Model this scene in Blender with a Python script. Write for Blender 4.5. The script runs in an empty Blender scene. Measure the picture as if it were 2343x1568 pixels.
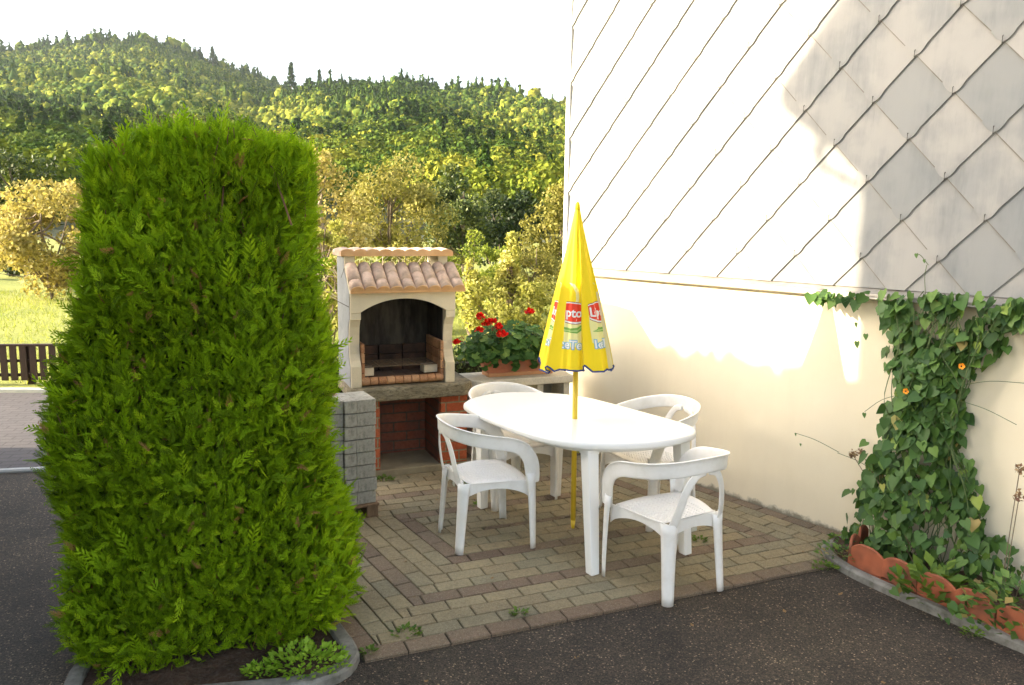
import bpy, bmesh, math, random
import numpy as np
from mathutils import Vector, Matrix, Quaternion
R = math.radians
C = bpy.context.scene.collection
SC = bpy.context.scene
# ------------------------------------------------------------------ camera, sky, sun, exposure
CAMH = 1.9
cam = bpy.data.objects.new('camera', bpy.data.cameras.new('camera')); C.objects.link(cam); SC.camera = cam
cam.data.sensor_width = 36; cam.data.lens = 27.45; cam.data.clip_start = .05; cam.data.clip_end = 6000
PITCH = math.atan(266/1786)
cam.matrix_world = Matrix.Translation((0, 0, CAMH)) @ Matrix.Rotation(R(90)-PITCH, 4, 'X') @ Matrix.Rotation(.014, 4, 'Z')
SUN = Vector((-.948, -.088, .305)).normalized()
w = bpy.data.worlds.new('World'); SC.world = w; w.use_nodes = True
nt = w.node_tree; bg = nt.nodes['Background']
sky = nt.nodes.new('ShaderNodeTexSky'); sky.sky_type = 'NISHITA'; sky.sun_disc = False
sky.sun_elevation = math.asin(SUN.z); sky.sun_rotation = math.atan2(SUN.x, SUN.y)
sky.air_density = 1.0; sky.dust_density = 4.0; sky.ozone_density = .6
hs = nt.nodes.new('ShaderNodeHueSaturation'); hs.inputs['Saturation'].default_value = .60
nt.links.new(sky.outputs[0], hs.inputs['Color']); nt.links.new(hs.outputs[0], bg.inputs[0])
bg.inputs[1].default_value = .15
sl = bpy.data.lights.new('sun', 'SUN'); sl.energy = 4.0; sl.angle = R(.5); sl.color = (1, .86, .62)
so = bpy.data.objects.new('sun', sl); C.objects.link(so); so.rotation_euler = SUN.to_track_quat('Z', 'Y').to_euler()
vs = SC.view_settings; vs.view_transform = 'Standard'; vs.look = 'None'; vs.gamma = 1; vs.use_curve_mapping = False
vs.exposure = 2.15

def pix(px, py, Y):
    """point at forward distance Y seen at (px, py) of the 2342 px wide photograph"""
    dx, dy = px-1171, py-784; cr, sr = math.cos(.014), math.sin(.014)
    r, u = (dx*cr+dy*sr)/1786, -(-dx*sr+dy*cr)/1786
    f = math.cos(PITCH)+u*math.sin(PITCH); z = -math.sin(PITCH)+u*math.cos(PITCH)
    return Vector((r/f*Y, Y, CAMH+z/f*Y))
# ------------------------------------------------------------------ materials
def newmat(name):
    m = bpy.data.materials.new(name); m.use_nodes = True
    return m, m.node_tree, m.node_tree.nodes['Principled BSDF']
def noise(t, scale, detail=4, rough=.6, vec=None, dist=0):
    n = t.nodes.new('ShaderNodeTexNoise'); n.inputs['Scale'].default_value = scale
    n.inputs['Detail'].default_value = detail; n.inputs['Roughness'].default_value = rough
    n.inputs['Distortion'].default_value = dist
    if vec: t.links.new(vec, n.inputs['Vector'])
    return n
def ramp(t, src, stops, interp='LINEAR'):
    r = t.nodes.new('ShaderNodeValToRGB'); r.color_ramp.interpolation = interp
    e = r.color_ramp.elements
    while len(e) < len(stops): e.new(.5)
    for i, (p, c) in enumerate(stops):
        e[i].position = p; e[i].color = (*c, 1) if len(c) == 3 else c
    t.links.new(src, r.inputs[0]); return r
def mixc(t, fac, a, b, mode='MIX'):
    m = t.nodes.new('ShaderNodeMix'); m.data_type = 'RGBA'; m.blend_type = mode
    for s, v in ((m.inputs[0], fac), (m.inputs[6], a), (m.inputs[7], b)):
        if hasattr(v, 'is_output'): t.links.new(v, s)
        elif isinstance(v, (int, float)): s.default_value = v
        else: s.default_value = (*v, 1)
    return m.outputs[2]
def coords(t, scale=(1, 1, 1)):
    tc = t.nodes.new('ShaderNodeTexCoord'); mp = t.nodes.new('ShaderNodeMapping')
    mp.inputs['Scale'].default_value = scale; t.links.new(tc.outputs['Object'], mp.inputs[0]); return mp.outputs[0]
def attr(t, name='tint'):
    a = t.nodes.new('ShaderNodeAttribute'); a.attribute_name = name; return a.outputs['Fac']
def bump(t, p, h, strength=.3, dist=.01):
    b = t.nodes.new('ShaderNodeBump'); b.inputs['Strength'].default_value = strength
    b.inputs['Distance'].default_value = dist; t.links.new(h, b.inputs['Height']); t.links.new(b.outputs[0], p.inputs['Normal'])
def simple(name, c, rough=.6, c2=None, scale=8, bumpv=None, lo=.35, hi=.65, metallic=0, spec=.5, stretch=(1, 1, 1), c3=None, s3=60, f3=.5):
    m, t, p = newmat(name); p.inputs['Roughness'].default_value = rough; p.inputs['Metallic'].default_value = metallic
    p.inputs['Specular IOR Level'].default_value = spec
    co = coords(t, stretch)
    if c2:
        n = noise(t, scale, 5, .6, co); r = ramp(t, n.outputs[0], [(lo, c), (hi, c2)]); out = r.outputs[0]
        if c3:
            n3 = noise(t, s3, 3, .7, co); r3 = ramp(t, n3.outputs[0], [(.45, (0, 0, 0)), (.7, (f3, f3, f3))])
            out = mixc(t, r3.outputs[0], out, c3)
        t.links.new(out, p.inputs['Base Color'])
    else: p.inputs['Base Color'].default_value = (*c, 1)
    if bumpv:
        nb = noise(t, bumpv[0], 6, .65, co); bump(t, p, nb.outputs[0], bumpv[1], bumpv[2])
    return m
def leafmat(name, stops, trans=.35, rough=.55, spec=.3, tr_tint=(1.0, 1.0, .6)):
    m, t, p = newmat(name); r = ramp(t, attr(t), stops)
    t.links.new(r.outputs[0], p.inputs['Base Color']); p.inputs['Roughness'].default_value = rough
    p.inputs['Specular IOR Level'].default_value = spec
    tr = t.nodes.new('ShaderNodeBsdfTranslucent'); cc = mixc(t, 1.0, r.outputs[0], tr_tint, 'MULTIPLY'); t.links.new(cc, tr.inputs[0])
    mx = t.nodes.new('ShaderNodeMixShader'); mx.inputs[0].default_value = trans
    t.links.new(p.outputs[0], mx.inputs[1]); t.links.new(tr.outputs[0], mx.inputs[2])
    t.links.new(mx.outputs[0], t.nodes['Material Output'].inputs[0]); return m
def tintmat(name, stops, rough=.8, speck=None, nscale=30, bumpv=None, dirt=None):
    """colour from the per-piece tint attribute, with own mottling"""
    m, t, p = newmat(name); p.inputs['Roughness'].default_value = rough; p.inputs['Specular IOR Level'].default_value = .3
    r = ramp(t, attr(t), stops); out = r.outputs[0]; co = coords(t)
    if dirt:
        n = noise(t, dirt[0], 5, .6, co); rr = ramp(t, n.outputs[0], [(.4, (0, 0, 0)), (.7, (dirt[2],)*3)]); out = mixc(t, rr.outputs[0], out, dirt[1])
    n = noise(t, nscale, 4, .7, co); rr = ramp(t, n.outputs[0], [(.3, (.72, .72, .72)), (.7, (1.2, 1.2, 1.2))]); out = mixc(t, 1.0, out, rr.outputs[0], 'MULTIPLY')
    if speck:
        n2 = noise(t, speck[0], 2, .8, co); r2 = ramp(t, n2.outputs[0], [(.55, (0, 0, 0)), (.68, (speck[2],)*3)]); out = mixc(t, r2.outputs[0], out, speck[1])
    t.links.new(out, p.inputs['Base Color'])
    if bumpv: nb = noise(t, bumpv[0], 5, .7, co); bump(t, p, nb.outputs[0], bumpv[1], bumpv[2])
    return m
# ------------------------------------------------------------------ object helpers
def tag(o, label=None, cat=None, group=None, kind=None):
    if label: o['label'] = label
    if cat: o['category'] = cat
    if group: o['group'] = group
    if kind: o['kind'] = kind
    return o
def empty(name, loc=(0, 0, 0), rz=0, label=None, cat=None, group=None):
    o = bpy.data.objects.new(name, None); C.objects.link(o); o.empty_display_size = .1
    o.location = loc; o.rotation_euler = (0, 0, rz); return tag(o, label, cat, group)
def link(name, me, mat, parent=None):
    me.materials.append(mat) if mat else None
    o = bpy.data.objects.new(name, me); C.objects.link(o)
    if parent: o.parent = parent
    return o
def copy_tree(o, parent=None):
    c = o.copy(); C.objects.link(c); c.parent = parent
    for ch in [x for x in bpy.data.objects if x.parent == o]: copy_tree(ch, c)
    return c
class MB:
    def __init__(s): s.v, s.f, s.t = [], [], []
    def add(s, vs_, fs, tint=.5):
        b = len(s.v); s.v += [tuple(x) for x in vs_]
        for f in fs: s.f.append([b+i for i in f]); s.t.append(tint)
    def box(s, x0, x1, y0, y1, z0, z1, tint=.5, M_=None):
        v = [Vector((x, y, z)) for z in (z0, z1) for y in (y0, y1) for x in (x0, x1)]
        if M_: v = [M_ @ q for q in v]
        s.add(v, [(0, 2, 3, 1), (4, 5, 7, 6), (0, 1, 5, 4), (2, 6, 7, 3), (0, 4, 6, 2), (1, 3, 7, 5)], tint)
    def prism(s, poly, a0, a1, axis='z', tint=.5):
        """poly (2D) extruded along an axis; axis x: poly=(y,z), y: poly=(x,z), z: poly=(x,y)"""
        n = len(poly)
        def p3(q, a): return {'x': (a, q[0], q[1]), 'y': (q[0], a, q[1]), 'z': (q[0], q[1], a)}[axis]
        v = [p3(q, a0) for q in poly]+[p3(q, a1) for q in poly]
        area = sum(poly[i][0]*poly[(i+1) % n][1]-poly[(i+1) % n][0]*poly[i][1] for i in range(n))
        flip = (area < 0) != (axis == 'y')
        f = [tuple(range(n))[::-1], tuple(range(n, 2*n))]+[(i, (i+1) % n, n+(i+1) % n, n+i) for i in range(n)]
        if flip: f = [q[::-1] for q in f]
        s.add(v, f, tint)
    def tube(s, pts, rad, seg=8, tint=.5, caps=True):
        pts = [Vector(p) for p in pts]; n = len(pts)
        rad = [rad]*n if isinstance(rad, (int, float)) else rad
        up = Vector((0, 0, 1)); vs_ = []
        for i, p in enumerate(pts):
            d = (pts[min(i+1, n-1)]-pts[max(i-1, 0)]).normalized()
            a = d.cross(up)
            if a.length < 1e-3: a = d.cross(Vector((1, 0, 0)))
            a.normalize(); b = d.cross(a).normalized()
            for k in range(seg):
                t = 2*math.pi*k/seg; vs_.append(p+(a*math.cos(t)+b*math.sin(t))*rad[i])
        fs = [(i*seg+k, i*seg+(k+1) % seg, (i+1)*seg+(k+1) % seg, (i+1)*seg+k) for i in range(n-1) for k in range(seg)]
        if caps: fs += [tuple(range(seg))[::-1], tuple((n-1)*seg+k for k in range(seg))]
        s.add(vs_, fs, tint)
    def sweep(s, rings, closed=True, caps=True, tint=.5):
        n = len(rings); k = len(rings[0]); vs_ = [p for r in rings for p in r]
        kk = k if closed else k-1
        fs = [(i*k+j, i*k+(j+1) % k, (i+1)*k+(j+1) % k, (i+1)*k+j) for i in range(n-1) for j in range(kk)]
        if caps: fs += [tuple(range(k))[::-1], tuple((n-1)*k+j for j in range(k))]
        s.add(vs_, fs, tint)
    def build(s, name, mat, parent=None, smooth=False, bevel=0, seg=2, sub=0, weld=False, ang=40):
        me = bpy.data.meshes.new(name); me.from_pydata(s.v, [], s.f)
        a = me.attributes.new('tint', 'FLOAT', 'FACE'); a.data.foreach_set('value', s.t)
        bm = bmesh.new(); bm.from_mesh(me)
        if weld: bmesh.ops.remove_doubles(bm, verts=bm.verts, dist=1e-4)
        bmesh.ops.recalc_face_normals(bm, faces=bm.faces); bm.to_mesh(me); bm.free()
        if smooth: me.polygons.foreach_set('use_smooth', [True]*len(me.polygons))
        o = link(name, me, mat, parent)
        if bevel:
            m = o.modifiers.new('b', 'BEVEL'); m.width = bevel; m.segments = seg; m.limit_method = 'ANGLE'; m.angle_limit = R(35)
            m.harden_normals = False
        if sub: m = o.modifiers.new('s', 'SUBSURF'); m.levels = sub; m.render_levels = sub
        return o
def npmesh(name, V, F, T, mat, parent=None, smooth=False):
    """V (n,3), F (m,3|4) int, T (m,) tint"""
    me = bpy.data.meshes.new(name); k = F.shape[1]
    me.vertices.add(len(V)); me.vertices.foreach_set('co', V.astype(np.float32).ravel())
    me.loops.add(F.size); me.loops.foreach_set('vertex_index', F.astype(np.int32).ravel())
    me.polygons.add(len(F)); me.polygons.foreach_set('loop_start', np.arange(len(F), dtype=np.int32)*k)
    me.update(calc_edges=True)
    a = me.attributes.new('tint', 'FLOAT', 'FACE'); a.data.foreach_set('value', T.astype(np.float32))
    if smooth: me.polygons.foreach_set('use_smooth', np.ones(len(F), bool))
    return link(name, me, mat, parent)
def frames(d, rng, nrm=None):
    """orthonormal frames (n,3,3 rows: side, dir, normal) for directions d"""
    d = d/np.linalg.norm(d, axis=1, keepdims=True)
    r = rng.normal(size=d.shape) if nrm is None else nrm
    n = r-(r*d).sum(1, keepdims=True)*d; n /= np.linalg.norm(n, axis=1, keepdims=True)+1e-9
    return np.stack([np.cross(d, n), d, n], 1)
def scatter(name, tv, tf, pos, fr, scale, tint, mat, parent=None, smooth=False):
    """template (tv,tf) at pos with frames fr, scale (n,) or (n,3), tint (n,)"""
    n = len(pos); sc_ = scale[:, None, None] if scale.ndim == 1 else scale[:, None, :]
    L = tv[None]*sc_; V = np.einsum('nki,nij->nkj', L, fr)+pos[:, None, :]
    F = (tf[None]+(np.arange(n)*len(tv))[:, None, None]).reshape(-1, tf.shape[1])
    return npmesh(name, V.reshape(-1, 3), F, np.repeat(tint, len(tf)), mat, parent, smooth)
LEAF_V = np.array([[0, 0, 0], [.32, .45, .08], [0, 1, 0], [-.32, .45, .08]]); LEAF_F = np.array([[0, 1, 2], [0, 2, 3]])
def spline(pts, n=8):
    pts = [Vector(p) for p in pts]; out = []
    P_ = [pts[0]*2-pts[1]]+pts+[pts[-1]*2-pts[-2]]
    for i in range(1, len(P_)-2):
        for k in range(n):
            t = k/n; a, b, c, d = P_[i-1:i+3]
            out.append(.5*((2*b)+(c-a)*t+(2*a-5*b+4*c-d)*t*t+(3*b-a-3*c+d)*t**3))
    out.append(pts[-1]); return out
# ------------------------------------------------------------------ setting: ground, asphalt, patio bed, roads
m, t, p = newmat('meadow'); co = coords(t)
n1 = noise(t, .35, 4, .6, co); r1 = ramp(t, n1.outputs[0], [(.35, (.19, .22, .03)), (.65, (.28, .29, .045))])
n2 = noise(t, 14, 5, .7, co); r2 = ramp(t, n2.outputs[0], [(.3, (.6, .6, .6)), (.7, (1.3, 1.3, 1.3))])
t.links.new(mixc(t, 1.0, r1.outputs[0], r2.outputs[0], 'MULTIPLY'), p.inputs['Base Color']); p.inputs['Roughness'].default_value = .9
bump(t, p, n2.outputs[0], .8, .05); M_MEADOW = m
def sheet(name, pts, z, mat):
    me = bpy.data.meshes.new(name); me.from_pydata([(x, y, z) for x, y in pts], [], [tuple(range(len(pts)))]); me.update()
    if me.polygons[0].normal.z < 0: me.flip_normals()
    return tag(link(name, me, mat), kind='structure')
sheet('ground', [(-1600, -60), (1600, -60), (1600, 1700), (-1600, 1700)], -.03, M_MEADOW)
m, t, p = newmat('asphalt'); co = coords(t)
n1 = noise(t, 2.2, 6, .65, co); r1 = ramp(t, n1.outputs[0], [(.3, (.036, .029, .023)), (.7, (.088, .071, .053))])
v = t.nodes.new('ShaderNodeTexVoronoi'); v.inputs['Scale'].default_value = 150; t.links.new(co, v.inputs['Vector'])
wn = t.nodes.new('ShaderNodeTexWhiteNoise'); wn.noise_dimensions = '3D'; t.links.new(v.outputs['Position'], wn.inputs[0])
rs = ramp(t, wn.outputs['Value'], [(.0, (.45, .43, .40)), (.55, (.9, .88, .85)), (.88, (1.4, 1.3, 1.2)), (.965, (2.3, 2.1, 1.8)), (.988, (5.5, 5.0, 4.2))])
n2 = noise(t, 160, 3, .8, co); r2 = ramp(t, n2.outputs[0], [(.35, (.5, .5, .5)), (.65, (1.4, 1.4, 1.4))])
o1 = mixc(t, 1.0, r1.outputs[0], rs.outputs[0], 'MULTIPLY'); o1 = mixc(t, 1.0, o1, r2.outputs[0], 'MULTIPLY')
n3 = noise(t, 1.1, 5, .7, co); r3 = ramp(t, n3.outputs[0], [(.55, (0, 0, 0)), (.75, (.35, .35, .35))]); o1 = mixc(t, r3.outputs[0], o1, (.07, .065, .03))
t.links.new(o1, p.inputs['Base Color']); p.inputs['Roughness'].default_value = .85
ad = t.nodes.new('ShaderNodeMath'); ad.operation = 'ADD'; t.links.new(v.outputs['Distance'], ad.inputs[0]); t.links.new(n2.outputs[0], ad.inputs[1])
bump(t, p, ad.outputs[0], .9, .006); M_ASPH = m
sheet('asphalt_yard', [(-9, -8), (8, -8), (8, 6.5), (2.5, 6.5), (-1.0, 6.45), (-3.35, 5.85), (-3.87, 5.73), (-9, 4.6)], -.012, M_ASPH)
# cobbled road on the left, with its kerbs
m, t, p = newmat('road_pavers'); co = coords(t)
mp = t.nodes.new('ShaderNodeMapping'); mp.inputs['Rotation'].default_value = (0, 0, R(-12)); t.links.new(co, mp.inputs[0])
bk = t.nodes.new('ShaderNodeTexBrick'); t.links.new(mp.outputs[0], bk.inputs['Vector'])
for k_, v_ in (('Scale', 1), ('Mortar Size', .008), ('Brick Width', .2), ('Row Height', .1), ('Mortar Smooth', .3)): bk.inputs[k_].default_value = v_
bk.inputs['Color1'].default_value = (.066, .058, .062, 1); bk.inputs['Color2'].default_value = (.082, .071, .074, 1); bk.inputs['Mortar'].default_value = (.04, .034, .035, 1)
n2 = noise(t, 60, 4, .7, co); r2 = ramp(t, n2.outputs[0], [(.3, (.75, .75, .75)), (.7, (1.25, 1.25, 1.25))])
t.links.new(mixc(t, 1.0, bk.outputs[0], r2.outputs[0], 'MULTIPLY'), p.inputs['Base Color']); p.inputs['Roughness'].default_value = .8
sheet('road', [(-9.2, 4.66), (-3.87, 5.78), (-3.3, 5.90), (-3.0, 8.6), (-5.2, 8.50), (-14, 8.15)], -.008, m)
M_KERB = simple('kerb_concrete', (.17, .16, .14), .85, (.27, .26, .23), 9, (60, .5, .006), c3=(.07, .07, .045), s3=14, f3=.7)
M_KERBW = simple('pale_kerb', (.36, .38, .39), .8, (.5, .5, .48), 6, (50, .4, .004))
def kerb(name, pts, wdt, z1, mat, label, side=1, z0=-.03):
    """a kerb along a polyline, its width to one side; blocks separated by joints in the mesh"""
    b = MB(); pts = [Vector((*q, 0)) for q in pts]
    L = [0]
    for a_, b_ in zip(pts, pts[1:]): L.append(L[-1]+(b_-a_).length)
    nn = max(2, int(L[-1]/.06)); rings = []
    for i in range(nn+1):
        d = L[-1]*i/nn; j = min(max(k for k in range(len(L)) if L[k] <= d+1e-9), len(pts)-2)
        p_ = pts[j].lerp(pts[j+1], (d-L[j])/(L[j+1]-L[j]+1e-9)); dr = (pts[j+1]-pts[j]).normalized()
        nn_ = Vector((-dr.y, dr.x, 0))*side; jj = .0015*random.uniform(-1, 1)
        rings.append([p_+Vector((0, 0, z0)), p_+Vector((0, 0, z1-.012+jj)), p_+nn_*.012+Vector((0, 0, z1+jj)), p_+nn_*(wdt-.008)+Vector((0, 0, z1+jj)), p_+nn_*wdt+Vector((0, 0, z1-.008)), p_+nn_*wdt+Vector((0, 0, z0))])
    b.sweep(rings)
    return b.build(name, mat, smooth=False)
random.seed(3)
tag(kerb('road_kerb', [(-9.1, 4.62), (-3.87, 5.714), (-3.3, 5.84)], .06, .012, M_KERBW, ''), 'pale kerb strip between dark asphalt and grey paved road', 'kerb')
tag(kerb('verge_kerb', [(-14, 8.17), (-5.71, 8.535), (-3, 8.66)], .06, .03, M_KERBW, ''), 'thin pale kerb along grass verge below brown slatted fence', 'kerb')
# ------------------------------------------------------------------ patio pavers (herringbone-free concentric rings, mitred)
def unit(a): return np.array([math.sin(R(a)), math.cos(R(a))])
WD = np.array([-.612, .791]); W2 = np.array([2.13, 4.706])
C0 = np.array([-.63, 3.185])
sides = []            # (point, direction, inward normal)
def side(pt, d, inside):
    n_ = np.array([-d[1], d[0]]);
    if np.dot(np.array(inside)-pt, n_) < 0: n_ = -n_
    sides.append((np.array(pt, float), d, n_))
ctr = (.4, 4.9)
side(C0, unit(67), ctr); side(W2-.012*np.array([.791, .612]), WD, ctr); side((-.98, 5.70), unit(67.5), ctr); side(C0, unit(-32), ctr)
def clip(poly, pt, n_, c=0):
    out = []
    for i in range(len(poly)):
        a, b = poly[i], poly[(i+1) % len(poly)]; da, db = np.dot(a-pt, n_)-c, np.dot(b-pt, n_)-c
        if da >= 0: out.append(a)
        if (da >= 0) != (db >= 0): out.append(a+(b-a)*da/(da-db))
    return out
rng = np.random.default_rng(5); random.seed(5)
pv = MB(); PW, PL, G = .1, .2, .0035
for si, (pt, d, n_) in enumerate(sides):
    for k in range(0, 13):
        off = random.choice([0, .1])+random.uniform(-.004, .004) if k % 2 else random.uniform(-.01, .01)
        for j in range(-32, 33):
            s0 = j*PL+off+(k % 2)*.1*(0 if abs(off) > .05 else 1)
            q = [pt+d*(s0+G)+n_*(k*PW+G), pt+d*(s0+PL-G)+n_*(k*PW+G), pt+d*(s0+PL-G)+n_*((k+1)*PW-G), pt+d*(s0+G)+n_*((k+1)*PW-G)]
            for oi, (p2, d2, n2_) in enumerate(sides):
                if oi == si: continue
                if not q: break
                # keep the part nearer to this side than to side oi, and inside side oi
                if (oi+si) % 2 == 0:      # opposite side: keep the nearer half
                    diff = n2_-n_; cc = np.dot(p2, n2_)-np.dot(pt, n_); ln = np.linalg.norm(diff)
                    q = clip(q, np.zeros(2), diff/ln, cc/ln+G)
                else: q = clip(q, p2, n2_, (k if si % 2 == 0 else k+1)*PW+G)
            if len(q) < 3: continue
            ar = abs(sum(q[i][0]*q[(i+1) % len(q)][1]-q[(i+1) % len(q)][0]*q[i][1] for i in range(len(q))))/2
            if ar < .0012: continue
            red = (k % 4 == 0)
            tint = random.uniform(.0, .4) if red else random.uniform(.55, 1.0)
            if si == 2 and k == 0: tint = random.uniform(.5, .9)
            c_ = sum(q)/len(q); zt = .006+random.uniform(-.0015, .0015)
            tx, ty = random.uniform(-.008, .008), random.uniform(-.008, .008)
            b0 = [Vector((*p_, -.02)) for p_ in q]
            b1 = [Vector((*p_, zt-.004+(p_[0]-c_[0])*tx+(p_[1]-c_[1])*ty)) for p_ in q]
            b2 = [Vector((*(c_+(p_-c_)*(1-.0045/max(.02, np.linalg.norm(p_-c_)))), zt+(p_[0]-c_[0])*tx+(p_[1]-c_[1])*ty)) for p_ in q]
            nq = len(q); fs = [tuple(range(2*nq, 3*nq))]
            for r_ in (0, nq): fs += [(r_+i, r_+(i+1) % nq, r_+nq+(i+1) % nq, r_+nq+i) for i in range(nq)]
            pv.add(b0+b1+b2, fs, tint)
M_PAVE = tintmat('patio_pavers', [(0, (.18, .120, .080)), (.4, (.235, .168, .112)), (.5, (.27, .210, .122)), (.75, (.325, .262, .152)), (1, (.25, .218, .138))], .85,
                 (170, (.42, .38, .28), .55), 70, (120, .6, .004), (1.3, (.11, .095, .065), .55))
tag(pv.build('patio_paving', M_PAVE), kind='structure')
M_SAND = simple('joint_sand', (.035, .03, .02), .95, (.06, .055, .03), 12, (80, .5, .01))
pc = []
def isect(a, b):
    A_ = np.array([a[1], -b[1]]).T; return a[0]+a[1]*np.linalg.solve(A_, b[0]-a[0])[0]
sheet('joint_bed', [isect(sides[0], sides[3]), isect(sides[0], sides[1]), isect(sides[1], sides[2]), isect(sides[2], sides[3])], -.004, M_SAND)

# ------------------------------------------------------------------ the house on the right
HR = math.atan2(-.791, .612)
house = empty('house', (2.13, 4.706, 0), HR, 'cream rendered house with large white diamond shingles above the patio', 'house')
m, t, p = newmat('cream_render'); co = coords(t)
n1 = noise(t, 1.3, 5, .6, co); r1 = ramp(t, n1.outputs[0], [(.3, (.76, .67, .49)), (.7, (.82, .735, .56))])
n2 = noise(t, 240, 3, .7, co)
sp = t.nodes.new('ShaderNodeSeparateXYZ'); t.links.new(co, sp.inputs[0])
n3 = noise(t, 7, 6, .7, co); ad = t.nodes.new('ShaderNodeMath'); ad.operation = 'MULTIPLY_ADD'; ad.inputs[1].default_value = .16; t.links.new(n3.outputs[0], ad.inputs[0])
mu = t.nodes.new('ShaderNodeMath'); mu.operation = 'MULTIPLY'; mu.inputs[1].default_value = -1.0; t.links.new(sp.outputs[2], mu.inputs[0]); t.links.new(mu.outputs[0], ad.inputs[2])
rg = ramp(t, ad.outputs[0], [(0.045, (0, 0, 0)), (.075, (.75, .75, .75))])
n4 = noise(t, 2.0, 5, .7, coords(t, (3, 3, .4))); r4 = ramp(t, n4.outputs[0], [(.5, (0, 0, 0)), (.8, (.10, .10, .10))])
o1 = mixc(t, r4.outputs[0], r1.outputs[0], (.50, .42, .29)); o1 = mixc(t, rg.outputs[0], o1, (.12, .11, .07))
t.links.new(o1, p.inputs['Base Color']); p.inputs['Roughness'].default_value = .9; bump(t, p, n2.outputs[0], .25, .003); M_REND = m
b = MB(); b.box(-2.69, 5.0, 0, 6.5, -.1, 1.50); b.build('wall', M_REND, house)
M_CORE = simple('wall_sheathing', (.25, .24, .22), .9)
b = MB(); b.box(-2.69, 5.0, .004, 6.5, 1.50, 6.4); b.build('upper_wall', M_CORE, house)
m, t, p = newmat('fibre_cement'); co = coords(t)
r1 = ramp(t, attr(t), [(0, (.235, .24, .238)), (.35, (.29, .285, .272)), (1, (.36, .342, .318))])
st = noise(t, 10, 6, .75, coords(t, (1, 1, .12)), .3); rr = ramp(t, st.outputs[0], [(.42, (0, 0, 0)), (.70, (.6, .6, .6))])
pa = noise(t, 2.6, 4, .55, co); rp = ramp(t, pa.outputs[0], [(.40, (.12, .12, .12)), (.60, (1, 1, 1))])
pb = ramp(t, pa.outputs[0], [(.46, (0, 0, 0)), (.64, (.62, .62, .62))]); fa = mixc(t, 1.0, rr.outputs[0], rp.outputs[0], 'MULTIPLY'); o1 = mixc(t, pb.outputs[0], r1.outputs[0], (.205, .215, .22)); o1 = mixc(t, fa, o1, (.145, .155, .16))
st2 = noise(t, 46, 4, .8, coords(t, (1, 1, .1))); rr2 = ramp(t, st2.outputs[0], [(.64, (0, 0, 0)), (.75, (.55, .55, .55))]); fa2 = mixc(t, 1.0, rr2.outputs[0], rp.outputs[0], 'MULTIPLY')
o1 = mixc(t, fa2, o1, (.12, .12, .12))
t.links.new(o1, p.inputs['Base Color']); p.inputs['Roughness'].default_value = .75; bump(t, p, noise(t, 90, 4, .7, co).outputs[0], .12, .002); M_SLATE = m
M_SEDGE = simple('mossy_tile_edge', (.075, .07, .052), .9, (.16, .145, .10), 30)
bmt = MB(); bme = MB(); bmh = MB(); bml = MB(); random.seed(11)
HX, HZ = .222, .226
rows = range(-4, 20)
for mrow in rows:
    z = 2.19+HZ*mrow
    for k in range(-14, 24):
        if (k+mrow) % 2: continue
        x = -.035+HX*k
        if x < -3.0 or x > 4.9 or z > 6.3: continue
        def yo(zz, lift=0): return -.030+.020*(zz-z)/(2*HZ)-lift
        g = .004; r_ = .05
        pts2 = []
        a_ = (HX+g, HZ+g)
        # lower corner rounded off
        for tt in range(9):
            q_ = tt/8; P0_, P1_, P2_ = (x-.062, z+.063), (x, z-.055), (x+.062, z+.063)
            pts2.append(tuple((1-q_)**2*P0_[c]+2*q_*(1-q_)*P1_[c]+q_*q_*P2_[c] for c in (0, 1)))
        e_ = .03
        poly2 = pts2+[(x+HX-g, z+HZ), (x+HX-g+e_*.2, z+HZ+e_), (x, z+2*HZ+e_), (x-HX+g-e_*.2, z+HZ+e_), (x-HX+g, z+HZ)]
        n_ = len(poly2); th = .0055; ti = random.choice([random.uniform(.0, .5), random.uniform(.4, 1), random.uniform(.6, 1)])
        front = [(q[0], yo(q[1]), q[1]) for q in poly2]; back = [(q[0], yo(q[1])+th, q[1]) for q in poly2]
        bmt.add(front, [tuple(range(n_))], ti)
        bme.add(front+back, [(i, (i+1) % n_, n_+(i+1) % n_, n_+i) for i in list(range(0, 9))+[n_-1]])
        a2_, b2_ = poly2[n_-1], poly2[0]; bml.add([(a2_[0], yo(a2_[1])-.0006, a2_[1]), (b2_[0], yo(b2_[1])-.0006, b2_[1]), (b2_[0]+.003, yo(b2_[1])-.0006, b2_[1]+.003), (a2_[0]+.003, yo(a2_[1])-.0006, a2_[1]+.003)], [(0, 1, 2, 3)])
        if z > 1.6 and x > -2.6: bmh.tube([(x, -.032, z+.0), (x, -.037, z-.006), (x, -.037, z+.030+random.uniform(-.004, .008)), (x, -.031, z+.034)], .0022, 5)
def cut(mb, name, mat, parent):
    o = mb.build(name, mat, parent); bm = bmesh.new(); bm.from_mesh(o.data)
    for co_, no in (((0, 0, 1.565), (0, 0, -1)), ((-2.715, 0, 0), (-1, 0, 0)), ((4.9, 0, 0), (1, 0, 0)), ((0, 0, 6.35), (0, 0, 1))):
        bmesh.ops.bisect_plane(bm, geom=bm.verts[:]+bm.edges[:]+bm.faces[:], plane_co=co_, plane_no=no, clear_outer=True)
    bm.to_mesh(o.data); bm.free(); return o
tag(cut(bml, 'shingle_edge_shade', simple('painted_edge_shade', (.13, .115, .09), .9, (.22, .20, .17), 12), house), kind='stuff'); cut(bmt, 'shingle_cladding', M_SLATE, house); cut(bme, 'shingle_edges', M_SEDGE, house)  # thin dark strips paint the overlap shade along lower-left tile edges
M_HOOK = simple('dark_wire', (.05, .045, .04), .5, metallic=.6)
tag(bmh.build('cladding_hooks', M_HOOK, house), kind='stuff')
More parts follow.
